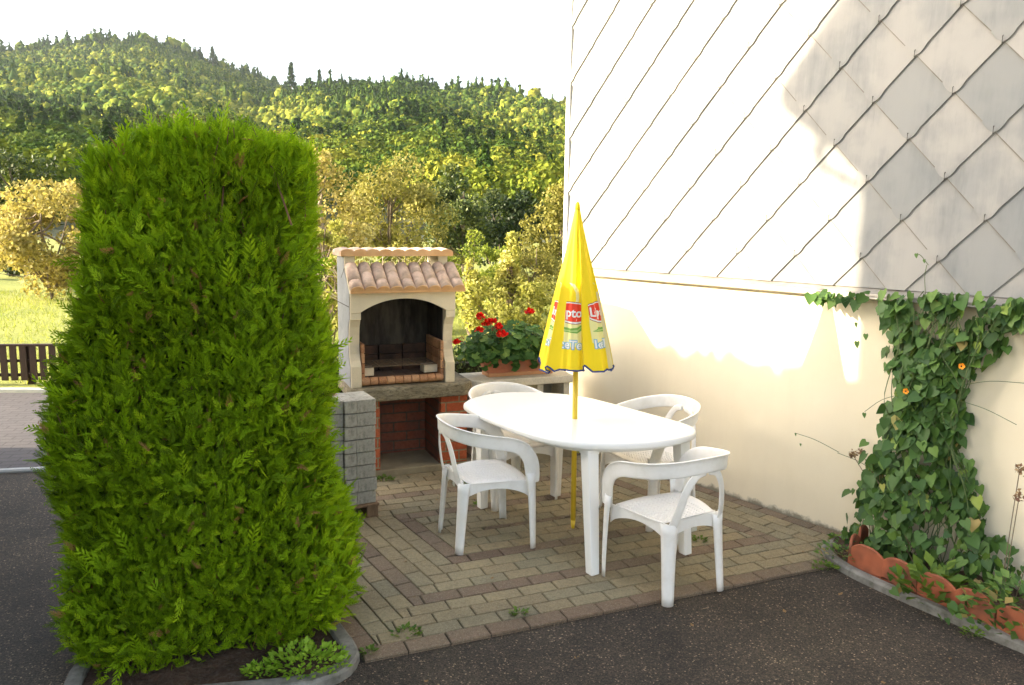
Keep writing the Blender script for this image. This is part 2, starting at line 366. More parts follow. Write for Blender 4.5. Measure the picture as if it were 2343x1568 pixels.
M_ZINC = simple('weathered_metal', (.36, .33, .29), .45, (.48, .44, .38), 20, metallic=.5)
b = MB()
b.prism([(-.002, 1.502), (-.052, 1.500), (-.056, 1.515), (-.056, 1.530), (-.012, 1.562), (-.002, 1.562)], -2.72, 4.95, 'x')
b.build('drip_ledge', M_ZINC, house, bevel=.003)
b = MB(); b.tube([(-2.7, -.062, 1.507), (4.9, -.062, 1.507)], .007, 8); b.build('ledge_bead', M_ZINC, house, smooth=True)
b = MB(); b.box(-2.735, -2.690, -.034, .3, 1.566, 6.4); b.build('corner_strip', simple('white_metal', (.78, .77, .73), .5), house, bevel=.003)
M_RTILE = simple('roof_tiles_red', (.2, .07, .04), .8, (.3, .12, .07), 10)
b = MB(); b.prism([(-.4, 6.3), (3.25, 9.0), (6.9, 6.3), (6.9, 6.5), (3.25, 9.25), (-.4, 6.5)], -2.9, 5.1, 'x'); b.build('roof', M_RTILE, house)
b = MB(); b.prism([(.01, 6.4), (6.49, 6.4), (3.25, 8.9)], -2.6, 4.9, 'x'); b.build('gable', M_REND, house)

# ------------------------------------------------------------------ masonry barbecue
bbq = empty('masonry_barbecue', (-.996, 5.716, 0), R(22.5), 'masonry barbecue with arched hood, clay tile roof and red brick base', 'barbecue')
M_CAST = simple('cast_stone', (.66, .57, .40), .85, (.76, .66, .47), 4, (180, .45, .003), c3=(.48, .41, .29), s3=220, f3=.4)
M_PANEL = simple('hood_side', (.24, .255, .265), .85, (.31, .325, .33), 5, (150, .4, .003), c3=(.2, .2, .18), s3=30, f3=.4)
M_SLAB = simple('weathered_concrete', (.20, .165, .10), .9, (.36, .31, .205), 5, (45, .9, .012), c3=(.07, .06, .035), s3=26, f3=.85, stretch=(1, 1, 2.5))
M_SOOT = simple('sooty_concrete', (.016, .013, .010), .9, (.055, .046, .035), 3.5, (40, .4, .005), c3=(.11, .095, .075), s3=7, f3=.45, stretch=(2, 2, .5))
M_FIRE = tintmat('fire_bricks', [(0, (.34, .15, .07)), (.5, (.50, .25, .12)), (1, (.56, .32, .17))], .85, (120, (.62, .42, .25), .4), 30, (80, .4, .003), (6, (.12, .06, .03), .5))
M_CLAY = simple('clay_roof_tile', (.50, .34, .24), .8, (.66, .49, .37), 7, (120, .35, .002), c3=(.20, .155, .13), s3=18, f3=.5)
M_CLAYO = simple('clay_tile_front', (.60, .33, .14), .8, (.70, .43, .21), 9, (120, .3, .002))
def brickmat(name, c1, c2, mort, axis_rot=(R(90), 0, 0), mottle=None):
    m, t, p = newmat(name); co = coords(t); mp = t.nodes.new('ShaderNodeMapping'); t.links.new(co, mp.inputs[0])
    # x+y along the course, z up
    sx = t.nodes.new('ShaderNodeSeparateXYZ'); t.links.new(co, sx.inputs[0]); a_ = t.nodes.new('ShaderNodeMath'); a_.operation = 'ADD'
    t.links.new(sx.outputs[0], a_.inputs[0]); t.links.new(sx.outputs[1], a_.inputs[1])
    cb = t.nodes.new('ShaderNodeCombineXYZ'); t.links.new(a_.outputs[0], cb.inputs[0]); t.links.new(sx.outputs[2], cb.inputs[1])
    nd = noise(t, 14, 3, .6, co); sc_ = t.nodes.new('ShaderNodeVectorMath'); sc_.operation = 'SCALE'; sc_.inputs['Scale'].default_value = .012; t.links.new(nd.outputs[1], sc_.inputs[0])
    av = t.nodes.new('ShaderNodeVectorMath'); t.links.new(cb.outputs[0], av.inputs[0]); t.links.new(sc_.outputs[0], av.inputs[1])
    bk = t.nodes.new('ShaderNodeTexBrick'); t.links.new(av.outputs[0], bk.inputs['Vector'])
    for k_, v_ in (('Scale', 1), ('Mortar Size', .007), ('Brick Width', .215), ('Row Height', .078), ('Mortar Smooth', .35), ('Bias', 0)): bk.inputs[k_].default_value = v_
    bk.inputs['Color1'].default_value = (*c1, 1); bk.inputs['Color2'].default_value = (*c2, 1); bk.inputs['Mortar'].default_value = (*mort, 1)
    n_ = noise(t, 40, 4, .7, co); r_ = ramp(t, n_.outputs[0], [(.3, (.7, .7, .7)), (.7, (1.25, 1.25, 1.25))]); o_ = mixc(t, 1.0, bk.outputs[0], r_.outputs[0], 'MULTIPLY')
    if mottle:
        ns = noise(t, 5, 5, .7, co); r_ = ramp(t, ns.outputs[0], [(.35, (0, 0, 0)), (.65, (mottle[1],)*3)]); o_ = mixc(t, r_.outputs[0], o_, mottle[0])
    t.links.new(o_, p.inputs['Base Color']); p.inputs['Roughness'].default_value = .85
    iv = t.nodes.new('ShaderNodeMath'); iv.operation = 'MULTIPLY_ADD'; iv.inputs[1].default_value = -.8; iv.inputs[2].default_value = 1; t.links.new(bk.outputs['Fac'], iv.inputs[0])
    ad = t.nodes.new('ShaderNodeMath'); t.links.new(iv.outputs[0], ad.inputs[0]); ad.operation = 'ADD'
    ml = t.nodes.new('ShaderNodeMath'); ml.operation = 'MULTIPLY'; ml.inputs[1].default_value = .35; t.links.new(n_.outputs[0], ml.inputs[0]); t.links.new(ml.outputs[0], ad.inputs[1])
    bump(t, p, ad.outputs[0], .8, .008); return m
M_BRICK = brickmat('red_brick', (.42, .085, .030), (.50, .13, .05), (.30, .24, .14))
M_BRICKD = brickmat('recess_brick', (.27, .07, .035), (.33, .11, .06), (.13, .10, .07), mottle=((.10, .075, .06), .6))  # darker brick with a blotchy dark overlay, used inside the recess
M_SCREED = simple('screed', (.23, .19, .12), .9, (.33, .28, .18), 6, (40, .6, .006))
b = MB(); b.box(-.115, .012, 0, .55, .055, .603); b.box(.488, .705, 0, .55, .055, .603); b.build('brick_pier', M_BRICK, bbq, bevel=.003)
b = MB(); b.box(.012, .488, .42, .55, .055, .603); b.build('recess_back', M_BRICKD, bbq)
# darker, mottled brick lining of the recess sides
for x0_ in (.482, .012): b = MB(); b.box(x0_, x0_+.006, .03, .42, .055, .600); b.build('recess_lining', M_BRICKD, bbq)
b = MB(); b.box(-.16, .76, -.012, .58, -.01, .052); b.build('plinth', M_SCREED, bbq, bevel=.006)
# work slab with worn edge
bm = bmesh.new(); b = MB(); b.prism([(-.205, -.02), (-.165, -.085), (.66, -.085), (.74, -.005), (.745, .56), (-.205, .56)], .603, .704, 'z')
o = b.build('work_slab', M_SLAB, bbq, bevel=.014, seg=3)
# hood side panels: front edge curves back between foot and capital
prof = [(-.02, .705), (-.02, .845), (-.018, .862), (.012, .90), (.035, .95), (.045, 1.02), (.042, 1.09), (.028, 1.15), (.0, 1.195), (-.004, 1.207), (-.028, 1.209), (-.028, 1.258)]
def panel(u0, u1, side_):
    # side panel = thin grey slab behind, cast front column before it
    pb = prof+[(-.022, 1.262), (-.022, 1.405), (.17, 1.575), (.17, 1.665), (.47, 1.665), (.47, .705)]
    b = MB(); b.prism(pb, u0, u1, 'x'); return b
bL = panel(-.200, -.125, 0); oL = bL.build('side_panel', M_CAST, bbq, bevel=.003)
bR = panel(.520, .595, 1); oR = bR.build('side_panel', M_CAST, bbq, bevel=.003)
# panel outer faces in grey render
b = MB(); b.prism([(q[0]+.022, q[1]) for q in prof]+[(.0, 1.262), (.0, 1.395), (.19, 1.575), (.19, 1.655), (.475, 1.655), (.475, .708)], -.204, -.1985, 'x'); o = b.build('side_render', M_PANEL, bbq)
M_JOINT = simple('joint_line', (.05, .045, .04), .9)
b = MB(); b.box(-.2065, -.203, .01, .47, 1.300, 1.305); b.prism([(.17, 1.575), (.30, 1.50), (.30, 1.496), (.17, 1.571)], -.2065, -.203, 'x'); b.build('panel_joint', M_JOINT, bbq)
# arch lintel
arc = [( -.2, 1.262), (-.125, 1.262)]
for i in range(0, 25):
    a_ = -1+2*i/24; u = .1975+.3225*a_; arc.append((u, 1.266+.094*(1-abs(a_)**2.1)))
arc += [(.52, 1.262), (.595, 1.262), (.595, 1.405), (-.2, 1.405)]
b = MB(); b.prism(arc, -.032, .045, 'y'); b.build('arch_lintel', M_CAST, bbq, bevel=.002)
b = MB(); b.prism([(-.03, 1.404), (.17, 1.573), (.17, 1.56), (-.02, 1.39)], -.124, .519, 'x'); b.build('roof_deck', M_CAST, bbq)
# tile roof: nine rows of half-round tiles, two lengths each
def tilerow(mb, x, w_, a, bpt, lap, r0=.047, mbf=None):
    """half round cover tile along the slope from a=(y,z) to b"""
    A_, B_ = Vector((x, *a)), Vector((x, *bpt)); d = (B_-A_); L_ = d.length; d.normalize(); nn_ = Vector((0, -d.z, d.y))
    segs = [(0, lap), (lap-.02, 1.0)]
    for si_, (s0, s1) in enumerate(segs):
        rings = []
        for s_, rr_ in ((s0, r0*(1.03 if si_ == 0 else .985)), (s1, r0*(.93 if si_ == 0 else .92))):
            c_ = A_+d*L_*s_+nn_*(.0 if si_ == 0 else 0)
            ring = [c_+Vector((math.cos(R(q))*rr_, 0, 0))*1.06+nn_*math.sin(R(q))*rr_*.92 for q in range(0, 181, 15)]
            ring += [c_+Vector((math.cos(R(q))*(rr_-.010), 0, 0))*1.06+nn_*math.sin(R(q))*(rr_-.010)*.9 for q in range(180, -1, -15)]
            rings.append(ring)
        mb.sweep(rings)
    if mbf:
        c_ = A_-d*.006
        ring = [c_+Vector((math.cos(R(q))*r0*1.07, 0, 0))+nn_*math.sin(R(q))*r0*.93 for q in range(0, 181, 15)]
        c2 = c_+Vector((0, 0, -.018)); ring2 = [c_+d*.02+Vector((math.cos(R(q))*r0*1.07, 0, 0))+nn_*math.sin(R(q))*r0*.93 for q in range(0, 181, 15)]
        base = [Vector((c_.x-r0*1.09, ring[-1].y, ring[-1].z-.016)), Vector((c_.x+r0*1.09, ring[0].y, ring[0].z-.016))]
        base2 = [q+d*.02 for q in base]
        mbf.sweep([ring+base, ring2+base2])
tb, tf_ = MB(), MB(); x0r, x1r = -.205, .655; nt_ = 9; w_ = (x1r-x0r)/nt_
for i in range(nt_):
    tilerow(tb, x0r+w_*(i+.5), w_, (-.075, 1.425), (.165, 1.590), .34 if i % 2 == 0 else .62, w_*.485, tf_)
tb.build('tile_roof', M_CLAY, bbq, smooth=True); 
b = tf_; b.build('tile_front', M_CLAYO, bbq, bevel=.002)
# chimney cap: flat ridge of tiles
cb_, cf = MB(), MB(); cx0, cx1 = -.232, .632; w2_ = (cx1-cx0)/nt_
for i in range(nt_):
    x = cx0+w2_*(i+.5); r0 = w2_*.5
    ring = lambda y, k=1.0, up=0: [Vector((x+math.cos(R(q))*r0*1.02, y, 1.693+up+math.sin(R(q))*.024*k)) for q in range(0, 181, 15)]+[Vector((x-r0*1.02, y, 1.664)), Vector((x+r0*1.02, y, 1.664))]
    cb_.sweep([ring(.150), ring(.30, 1.3, .004), ring(.49)])
    cf.sweep([ring(.142), ring(.150)])
cb_.build('chimney_cap', M_CLAY, bbq, smooth=False); cf.build('cap_front', M_CLAYO, bbq, bevel=.0015)
# sooty inside of the hood
b = MB()
b.box(-.125, .52, .44, .468, .708, 1.40); b.box(-.1248, -.119, .05, .44, .708, 1.38); b.box(.514, .5198, .05, .44, .708, 1.38); b.prism([(.06, 1.375), (.16, 1.55), (.165, 1.54), (.07, 1.365)], -.118, .513, 'x'); b.build('firebox', M_SOOT, bbq)
b = MB(); b.prism([(.44, 1.40), (.36, 1.50), (.36, 1.575), (.366, 1.575), (.366, 1.505), (.448, 1.405)], -.118, .513, 'x'); b.build('flue_back', M_SOOT, bbq)
# refractory lining: bricks in the sides, rounded bricks along the hearth front
random.seed(4)
for s_, (xa, xb) in enumerate(((-.119, -.095), (.488, .514))):
    b = MB()
    for k in range(4):
        z0 = .735+k*.073
        for (ya, yb) in ((.005, .075), (.079, .22), (.224, .40)): b.box(xa, xb, ya, yb, z0+.002, z0+.071, random.random())
    b.build('brick_lining', M_FIRE, bbq, bevel=.004)
b_back = MB()
for k in range(3):
    z0 = .735+k*.073
    for j in range(3): b_back.box(-.094+j*.194, .096+j*.194-.004, .400, .438, z0+.002, z0+.071, random.uniform(0, .3))
b_back.build('sooty_back_bricks', simple('sooted_brick', (.022, .014, .010), .9, (.10, .05, .03), 6, (60, .4, .004)), bbq, bevel=.004)
b = MB()
for j in range(10):
    x = -.122+j*.0633; rings = []
    for xx in (x+.002, x+.061):
        rings.append([Vector((xx, .022+math.cos(R(q))*.034, .742+math.sin(R(q))*.030)) for q in range(0, 360, 20)])
    b.sweep(rings, tint=random.random())
b.build('hearth_edge', M_FIRE, bbq, smooth=False, bevel=.004)
b = MB()
for j in range(4):
    for k in range(8): b.box(-.09+k*.0725, -.09+k*.0725+.070, .058+j*.09, .058+j*.09+.087, .706, .745, random.uniform(0, .4))
b.build('hearth_floor', simple('burnt_hearth', (.10, .065, .045), .9, (.18, .12, .08), 8, (60, .5, .004)), bbq, bevel=.004)
# blocks and grate resting in the hearth
M_BLK = simple('pale_block', (.50, .43, .31), .9, (.58, .51, .38), 10, (60, .5, .004))
def bloc(v): return bbq.matrix_basis if False else Matrix.Translation((-.996, 5.716, 0)) @ Matrix.Rotation(R(22.5), 4, 'Z') @ Vector(v)
for k, (u, lb) in enumerate(((-.068, 'small pale block under the left end of the barbecue grate'), (.425, 'small pale block under the right end of the barbecue grate'))):
    b = MB(); b.box(-.055, .055, -.05, .05, 0, .062); o = b.build('support_block', M_BLK, bevel=.006); o.location = bloc((u, .11, .7725 if False else .7735)); o.rotation_euler = (0, 0, R(22.5+(2 if k else -3)))
    tag(o, lb, 'block', 'blocks holding the grate')
b = MB()
for i in range(12): y = i*.0270; b.tube([(-.29, y, 0), (.29, y, 0)], .0018, 5)
for x in (-.29, -.145, 0, .145, .29): b.tube([(x, -.005, -.003), (x, .31, -.003)], .003, 6)
b.tube([(-.292, -.004, 0), (.292, -.004, 0)], .004, 6)
o = b.build('grill_grate', simple('burnt_wire', (.16, .11, .06), .55, (.08, .06, .04), 40, metallic=.5)); o.location = bloc((.18, .055, .8425)); o.rotation_euler = (0, 0, R(22.5))
tag(o, 'rusty wire grill grate resting on two pale blocks in the hearth', 'grill grate')

# ------------------------------------------------------------------ concrete counter and its trough
ct = empty('concrete_counter', bloc((.76, 0, 0)), R(22.5), 'pale concrete side counter on slab legs beside the barbecue', 'counter')
M_CNT = simple('counter_concrete', (.52, .47, .36), .85, (.66, .60, .48), 5, (90, .5, .004), c3=(.28, .25, .18), s3=50, f3=.4)
b = MB(); b.prism([(-.010, .055), (.02, .012), (.06, -.002), (.885, -.002), (.89, .37), (-.010, .37)], .630, .691, 'z'); b.build('counter_top', M_CNT, ct, bevel=.008, seg=3)
for x in (.0, .56, .80): b = MB(); b.box(x, x+.055, .03, .34, .075, .629); b.build('leg', M_CNT, ct, bevel=.004)
b = MB(); b.box(.617, .798, .26, .31, .075, .629); b.build('back_panel', simple('grey_panel', (.23, .22, .17), .9, (.30, .28, .22), 8), ct)
b = MB(); b.box(-.01, .90, -.03, .40, -.01, .074); b.build('base_slab', M_SCREED, ct, bevel=.008)
for (x, y, rz, lb) in ((.20, .13, 12, 'grey concrete block lying under the counter near the brick base'), (.40, .16, -8, 'grey concrete block lying under the counter near its middle leg')):
    b = MB(); b.box(-.09, .09, -.07, .07, 0, .07); o = b.build('concrete_block', M_KERB, bevel=.006); o.location = bloc((.76+x, y, .0745)); o.rotation_euler = (0, 0, R(22.5+rz)); tag(o, lb, 'block', 'loose blocks under the counter')
# planter trough
M_TERRA = simple('terracotta', (.40, .13, .065), .8, (.48, .18, .09), 6, (60, .25, .003), c3=(.30, .18, .12), s3=20, f3=.35)
M_TERRB = simple('terracotta_foot', (.50, .24, .11), .8, (.55, .28, .14), 8)
pl = empty('planter_trough', bloc((1.215, .20, .692)), R(22.5), 'long terracotta planter trough standing on the concrete counter', 'planter')
def trough(z0, z1, a0, b0, a1, b1, th):
    b = MB(); o0 = [(-a0, -b0), (a0, -b0), (a0, b0), (-a0, b0)]; o1 = [(-a1, -b1), (a1, -b1), (a1, b1), (-a1, b1)]
    i1 = [(x-math.copysign(th, x), y-math.copysign(th, y)) for x, y in o1]; i0 = [(x-math.copysign(th, x), y-math.copysign(th, y)) for x, y in o0]
    v = [(x, y, z0) for x, y in o0]+[(x, y, z1) for x, y in o1]+[(x, y, z1) for x, y in i1]+[(x, y, z0+th) for x, y in i0]
    f = [(3, 2, 1, 0)]+[(r_+i, r_+(i+1) % 4, r_+4+(i+1) % 4, r_+4+i) for r_ in (0, 4, 8) for i in range(4)]+[(12, 13, 14, 15)]
    b.add(v, f); return b
trough(.028, .150, .285, .075, .315, .095, .010).build('trough', M_TERRA, pl, bevel=.003)
b = MB(); b.box(-.287, .287, -.078, .078, 0, .030); b.build('foot', M_TERRB, pl, bevel=.004)
b = MB(); b.box(-.303, .303, -.085, .085, .10, .135); b.build('soil', simple('potting_soil', (.03, .02, .012), .95), pl)
# geranium
def polyleaf(n, lobes, cup, notch=0):
    v = [[0, 0, 0]]; f = []
    for i in range(n):
        a_ = 2*math.pi*i/n+math.pi/2; r_ = 1+.10*math.cos(lobes*a_)
        if notch and abs(((a_-3*math.pi/2+math.pi) % (2*math.pi))-math.pi) < .35: r_ *= .45
        v.append([math.cos(a_)*r_, math.sin(a_)*r_+.75, cup*(math.cos(lobes*a_)*.5+1)])
    v[0] = [0, .72, 0]
    for i in range(n): f.append([0, 1+i, 1+(i+1) % n])
    return np.array(v)*.5, np.array(f)
GER_V, GER_F = polyleaf(18, 6, .16, 1)
rng = np.random.default_rng(21)
gr = empty('geranium_plant', bloc((1.215, .20, .82)), R(22.5), 'bushy red-flowering geranium spilling over the terracotta trough', 'potted plant')
N = 760; P_ = np.zeros((N, 3)); a = rng.uniform(-1, 1, N); 
P_[:, 0] = a*.40-.04; th = rng.uniform(-.25*math.pi, 1.15*math.pi, N); rr_ = rng.uniform(.45, 1, N)**.6
hx = .205*np.sqrt(np.clip(1-(a*.92)**2, .02, 1)); P_[:, 1] = np.cos(th)*rr_*.17-.02; P_[:, 2] = np.sin(th)*rr_*hx+.06+.03*rng.normal(size=N)
P_[:N//20, 2] -= .08; P_[:N//20, 1] = -.10-rng.uniform(0, .05, N//20)
P_[:, 2] = np.maximum(P_[:, 2], .035+.03*rng.random(N)-(np.arange(N) < N//20)*.09); out = P_-np.array([-.04, .05, -.08]); out /= np.linalg.norm(out, axis=1, keepdims=True)
nrm = out*.8+np.array([0, -.35, .55])+rng.normal(size=(N, 3))*.35; d_ = np.cross(nrm, rng.normal(size=(N, 3))); d_ += np.array([0, 0, -.5])
d_ = d_-(d_*nrm).sum(1, keepdims=True)*nrm/(nrm*nrm).sum(1, keepdims=True)
M_GER = leafmat('geranium_leaf', [(0, (.03, .075, .014)), (.5, (.07, .16, .03)), (1, (.20, .32, .06))], .25)
scatter('foliage', GER_V, GER_F, P_, frames(d_, rng, nrm), rng.uniform(.045, .082, N), np.clip(rng.normal(.45, .28, N), 0, 1), M_GER, gr)
M_PET = leafmat('red_petals', [(0, (.55, .004, .002)), (1, (.95, .022, .006))], .3, tr_tint=(1, .6, .4)); M_STEM = simple('green_stem', (.10, .17, .04), .7)
M_BUD = simple('faded_bloom', (.22, .02, .015), .8)
heads = [(1098, 724, .034), (1114, 739, .036), (1126, 735, .034), (1097, 754, .026), (1147, 765, .043), (1210, 713, .032), (1044, 783, .024), (1141, 748, .030)]
inv = (Matrix.Translation(gr.location) @ Matrix.Rotation(R(22.5), 4, 'Z')).inverted()
stm = MB()
for i, (hx_, hy_, hr) in enumerate(heads):
    q = inv @ pix(hx_, hy_, 6.02 if i not in (6,) else 5.95); c_ = np.array(q)
    n_ = 70; dd = rng.normal(size=(n_, 3)); dd /= np.linalg.norm(dd, axis=1, keepdims=True); dd[:, 2] = np.abs(dd[:, 2])*1.1-.35
    pp = c_+dd*hr*rng.uniform(.5, 1, n_)[:, None]*np.array([1, 1, .8])
    scatter('flower_head', GER_V, GER_F, pp, frames(rng.normal(size=(n_, 3)), rng, dd+rng.normal(size=(n_, 3))*.5), rng.uniform(.016, .026, n_), rng.uniform(0, 1, n_), M_PET, gr)
    stm.tube(spline([c_, c_*.7+np.array([0, 0, -.01]), (c_[0]*.75, 0, .02)], 4), .0022, 5)
stm.build('flower_stems', M_STEM, gr)
for (hx_, hy_) in ((1131, 752), (1056, 777)):
    q = np.array(inv @ pix(hx_, hy_, 6.0)); n_ = 26; dd = rng.normal(size=(n_, 3)); pp = q+dd*.009
    scatter('faded_flower', LEAF_V, LEAF_F, pp, frames(dd, rng), np.full(n_, .014), rng.uniform(0, 1, n_), M_BUD, gr)

# ------------------------------------------------------------------ stack of concrete blocks on its pallet
SR = R(28); stk = Vector((-.872, 4.905, 0))
M_PAL = simple('pallet_wood', (.16, .095, .05), .85, (.24, .15, .085), 8, (30, .6, .004), stretch=(6, 1, 1))
pa_ = empty('wooden_pallet', stk, SR, 'small weathered wooden pallet under the stack of grey blocks', 'pallet')
b = MB(); b.box(-.50, .012, -.02, .36, .082, .098); b.build('deck_board', M_PAL, pa_, bevel=.003)
for x in (-.49, -.27, -.068): b = MB(); b.box(x, x+.075, -.01, .35, .010, .081); b.build('foot_block', M_PAL, pa_, bevel=.003)
b = MB(); b.box(-.50, .012, -.018, .05, -.004, .009); b.build('bottom_board', M_PAL, pa_, bevel=.002)
M_BLOCK = simple('grey_cast_block', (.33, .31, .26), .9, (.47, .44, .37), 7, (70, .8, .006), c3=(.12, .12, .10), s3=35, f3=.6, stretch=(1, 1, .8))
wordsn = ['lowest', 'second', 'third', 'fourth', 'fifth', 'sixth', 'seventh', 'topmost']
random.seed(8)
def mkblock():
    b = MB(); b.box(-.205, 0, 0, .27, 0, .0825)
    return b
bp = None
for k in range(8):
    for c_ in (0, 1):
        b = MB()
        # two-cell front: blocks moulded with a shallow groove
        xs = [(-.205, -.1265), (-.1255, 0)]
        for (xa, xb) in xs: b.box(xa, xb, 0 if xb < -.01 else .0015, .27, 0, .083)
        o = b.build('grey_block', M_BLOCK, bevel=.0045)
        jx, jy, jr = random.uniform(-.004, .004), random.uniform(-.005, .005), random.uniform(-.8, .8)
        o.location = Matrix.Translation(stk) @ Matrix.Rotation(SR, 4, 'Z') @ Vector((-.0+jx-c_*.2065, jy+c_*.025, .0985+k*.0872)); o.rotation_euler = (0, 0, SR+R(jr))
        tag(o, '%s grey concrete block of the stack beside the hedge, %s column' % (wordsn[k], ('right', 'left')[c_]), 'block', 'stacked grey concrete blocks')

# ------------------------------------------------------------------ table, umbrella, chairs
M_PLAS = simple('white_plastic', (.86, .84, .80), .34, (.88, .865, .83), 3, (350, .05, .0006), c3=(.62, .57, .48), s3=9, f3=.28)
M_PLAST = simple('table_plastic', (.86, .85, .81), .3, (.88, .87, .83), 2)
TD, TE = np.array([-.531, .847]), np.array([.847, .531])
tuv = [(.685, -.420), (.741, -.376), (.818, -.293), (.875, -.147), (.886, -.002), (.842, .119), (.749, .257), (.607, .385), (.45, .45), (.25, .482), (.03, .497), (-.22, .518), (-.42, .528), (-.54, .496), (-.628, .40), (-.662, .215), (-.635, .02), (-.573, -.14), (-.488, -.275), (-.385, -.363), (-.245, -.416), (-.045, -.445), (.204, -.457), (.49, -.457)]
rt = math.atan2(TE[1], TE[0])      # local x = TE (v), local y = TD (u)
tbl = empty('garden_table', (.4, 4.745, 0), rt, 'white plastic oval garden table with a yellow parasol through it', 'table')
lp = [Vector((v_, u_, 0)) for u_, v_ in tuv]; ol = []
for i in range(len(lp)):
    a_, b_, c_, d_2 = lp[i-1], lp[i], lp[(i+1) % len(lp)], lp[(i+2) % len(lp)]
    for k in range(4):
        t_ = k/4; ol.append(.5*((2*b_)+(c_-a_)*t_+(2*a_-5*b_+4*c_-d_2)*t_*t_+(3*b_-a_-3*c_+d_2)*t_**3))
for _ in range(3): ol = [(ol[i-1]+ol[i]*2+ol[(i+1) % len(ol)])/4 for i in range(len(ol))]
cen = Vector((.03, .11, 0))
def ring_(off, z):
    r_ = []
    for i, p_ in enumerate(ol):
        t_ = (ol[(i+1) % len(ol)]-ol[i-1]).normalized(); nn_ = Vector((t_.y, -t_.x, 0))
        if nn_.dot(p_-cen) < 0: nn_ = -nn_
        r_.append(p_+nn_*off+Vector((0, 0, z)))
    return r_
b = MB(); R_ = [ring_(-.035, .672), ring_(-.012, .676), ring_(-.012, .680), ring_(-.002, .683), ring_(0, .690), ring_(0, .706), ring_(-.003, .714), ring_(-.010, .719), ring_(-.020, .7205), ring_(-.05, .7195)]
for s_ in (.75, .5, .25, .02): R_.append([cen+(p_-cen)*s_+Vector((0, 0, .7195)) for p_ in ol])
b.sweep(R_, caps=True); b.build('tabletop', M_PLAST, tbl, smooth=False, weld=True)
bpy.data.objects['tabletop'].data.polygons.foreach_set('use_smooth', [len(q.vertices) < 6 for q in bpy.data.objects['tabletop'].data.polygons])
b = MB(); b.sweep([ring_(-.10, .640), ring_(-.09, .674)], caps=False); b.build('apron', M_PLAST, tbl, smooth=True)
inv_t = (Matrix.Translation(tbl.location) @ Matrix.Rotation(rt, 4, 'Z')).inverted()
def quadtube(b, p0, p1, wa, wb):
    """square tapered leg between two centres"""
    r0 = [Vector(p0)+Vector((sx*wa, sy*wa, 0)) for sx, sy in ((-1, -1), (1, -1), (1, 1), (-1, 1))]
    r1 = [Vector(p1)+Vector((sx*wb, sy*wb, 0)) for sx, sy in ((-1, -1), (1, -1), (1, 1), (-1, 1))]
    b.sweep([r0, r1])
for q in ((.463, 4.084), (1.039, 4.375), (.325, 5.345), (-.185, 5.085)):
    l_ = inv_t @ Vector((*q, 0)); top = inv_t @ Vector((q[0]-(.0 if q[1] > 5 else .02), q[1]+(-.05 if q[1] > 5 else .165), .672))
    b = MB(); quadtube(b, (l_.x, l_.y, 0.006), top, .028, .038); quadtube(b, top-Vector((0, 0, .03)), top, .041, .043)
    b.build('leg', M_PLAST, tbl, bevel=.006, seg=3)

# parasol
POLE = Vector((.404, 4.744, 0)); par = empty('parasol', POLE, 0, 'folded yellow advertising parasol with blue hem standing through the table', 'parasol')
M_YEL = simple('yellow_cloth', (.93, .66, .002), .75, (.95, .70, .006), 3, (400, .08, .0006)); M_YPOLE = simple('yellow_paint', (.80, .55, .04), .4)
LEAN = Vector((-.012, 0, 0))
b = MB(); b.tube([(0, 0, 0.0), (0, 0, .06)], [.010, .0155], 14); b.tube([(0, 0, .06), (-.010, 0, 1.2)], .0165, 16); b.build('pole', M_YPOLE, par, smooth=True, weld=False)
b = MB(); b.tube([(-.011, 0, 1.2), (-.022, 0, 2.0)], .0125, 14); b.build('upper_pole', M_YPOLE, par, smooth=True)
TH0 = R(-90-33); NS = 6; FT = .72
def canopy_r(z):
    h = 2.02-z; return .012+.212*h**.97
def canopy(k, t_, z, off=0):
    """sector k, t in 0..1; faces carry the print, the rest folds over"""
    g_ = min(1, max(0, (1.98-z)/.45))
    if t_ < FT: q = t_/FT; rf = .90+.045*math.sin(math.pi*q)+g_*(.034*math.sin(q*8+k*2.1+z*2.5)+.018*math.sin(q*19+k+z*5)); dth = 0
    else:
        q = (t_-FT)/(1-FT); rf = .90+g_*(.17*math.sin(math.pi*q)**.8+.05*math.sin(2*math.pi*q)); dth = -.17*g_*math.sin(math.pi*q)
    th = TH0+2*math.pi*(k+t_)/NS+dth
    r_ = canopy_r(z)*rf*(1+.035*math.sin(k*2.3+z*4))+off
    x_ = -.010-.012*(z-1.0); return Vector((math.cos(th)*r_*1.03+x_, math.sin(th)*r_*.98, z))
def hem(k, t_):
    base = 1.045+.016*math.sin(k*1.9+1)
    if t_ < FT: return base+.020*math.sin(math.pi*(t_/FT))*0+.0
    q = (t_-FT)/(1-FT); return base+.036*math.sin(math.pi*q)**2+.008*math.sin(k*4.)
zs = [0, .03, .08, .14, .2, .28, .36, .44, .52, .6, .68, .76, .84, .91, .96, 1.0]; TS = [i/22 for i in range(22)]
rings = []; inner = []; hems = []
for s_ in zs:
    rg = []; ri = []
    for k in range(NS):
        for t_ in TS:
            hz = hem(k, t_); z = 2.02-(2.02-hz)*s_; rg.append(canopy(k, t_, z)); ri.append(canopy(k, t_, z, -.003))
    rings.append(rg); inner.append(ri)
b = MB(); b.sweep(rings, caps=False); cano = b.build('canopy', M_YEL, par, smooth=True)
b = MB(); b.sweep([r_ for r_ in inner[8:]], caps=False); b.build('lining', simple('pale_lining', (.72, .62, .32), .8), par, smooth=True)
b = MB(); b.tube(rings[-1]+[rings[-1][0]], .0058, 6, caps=False); b.build('blue_hem', simple('navy_tape', (.02, .045, .20), .7), par, smooth=True)
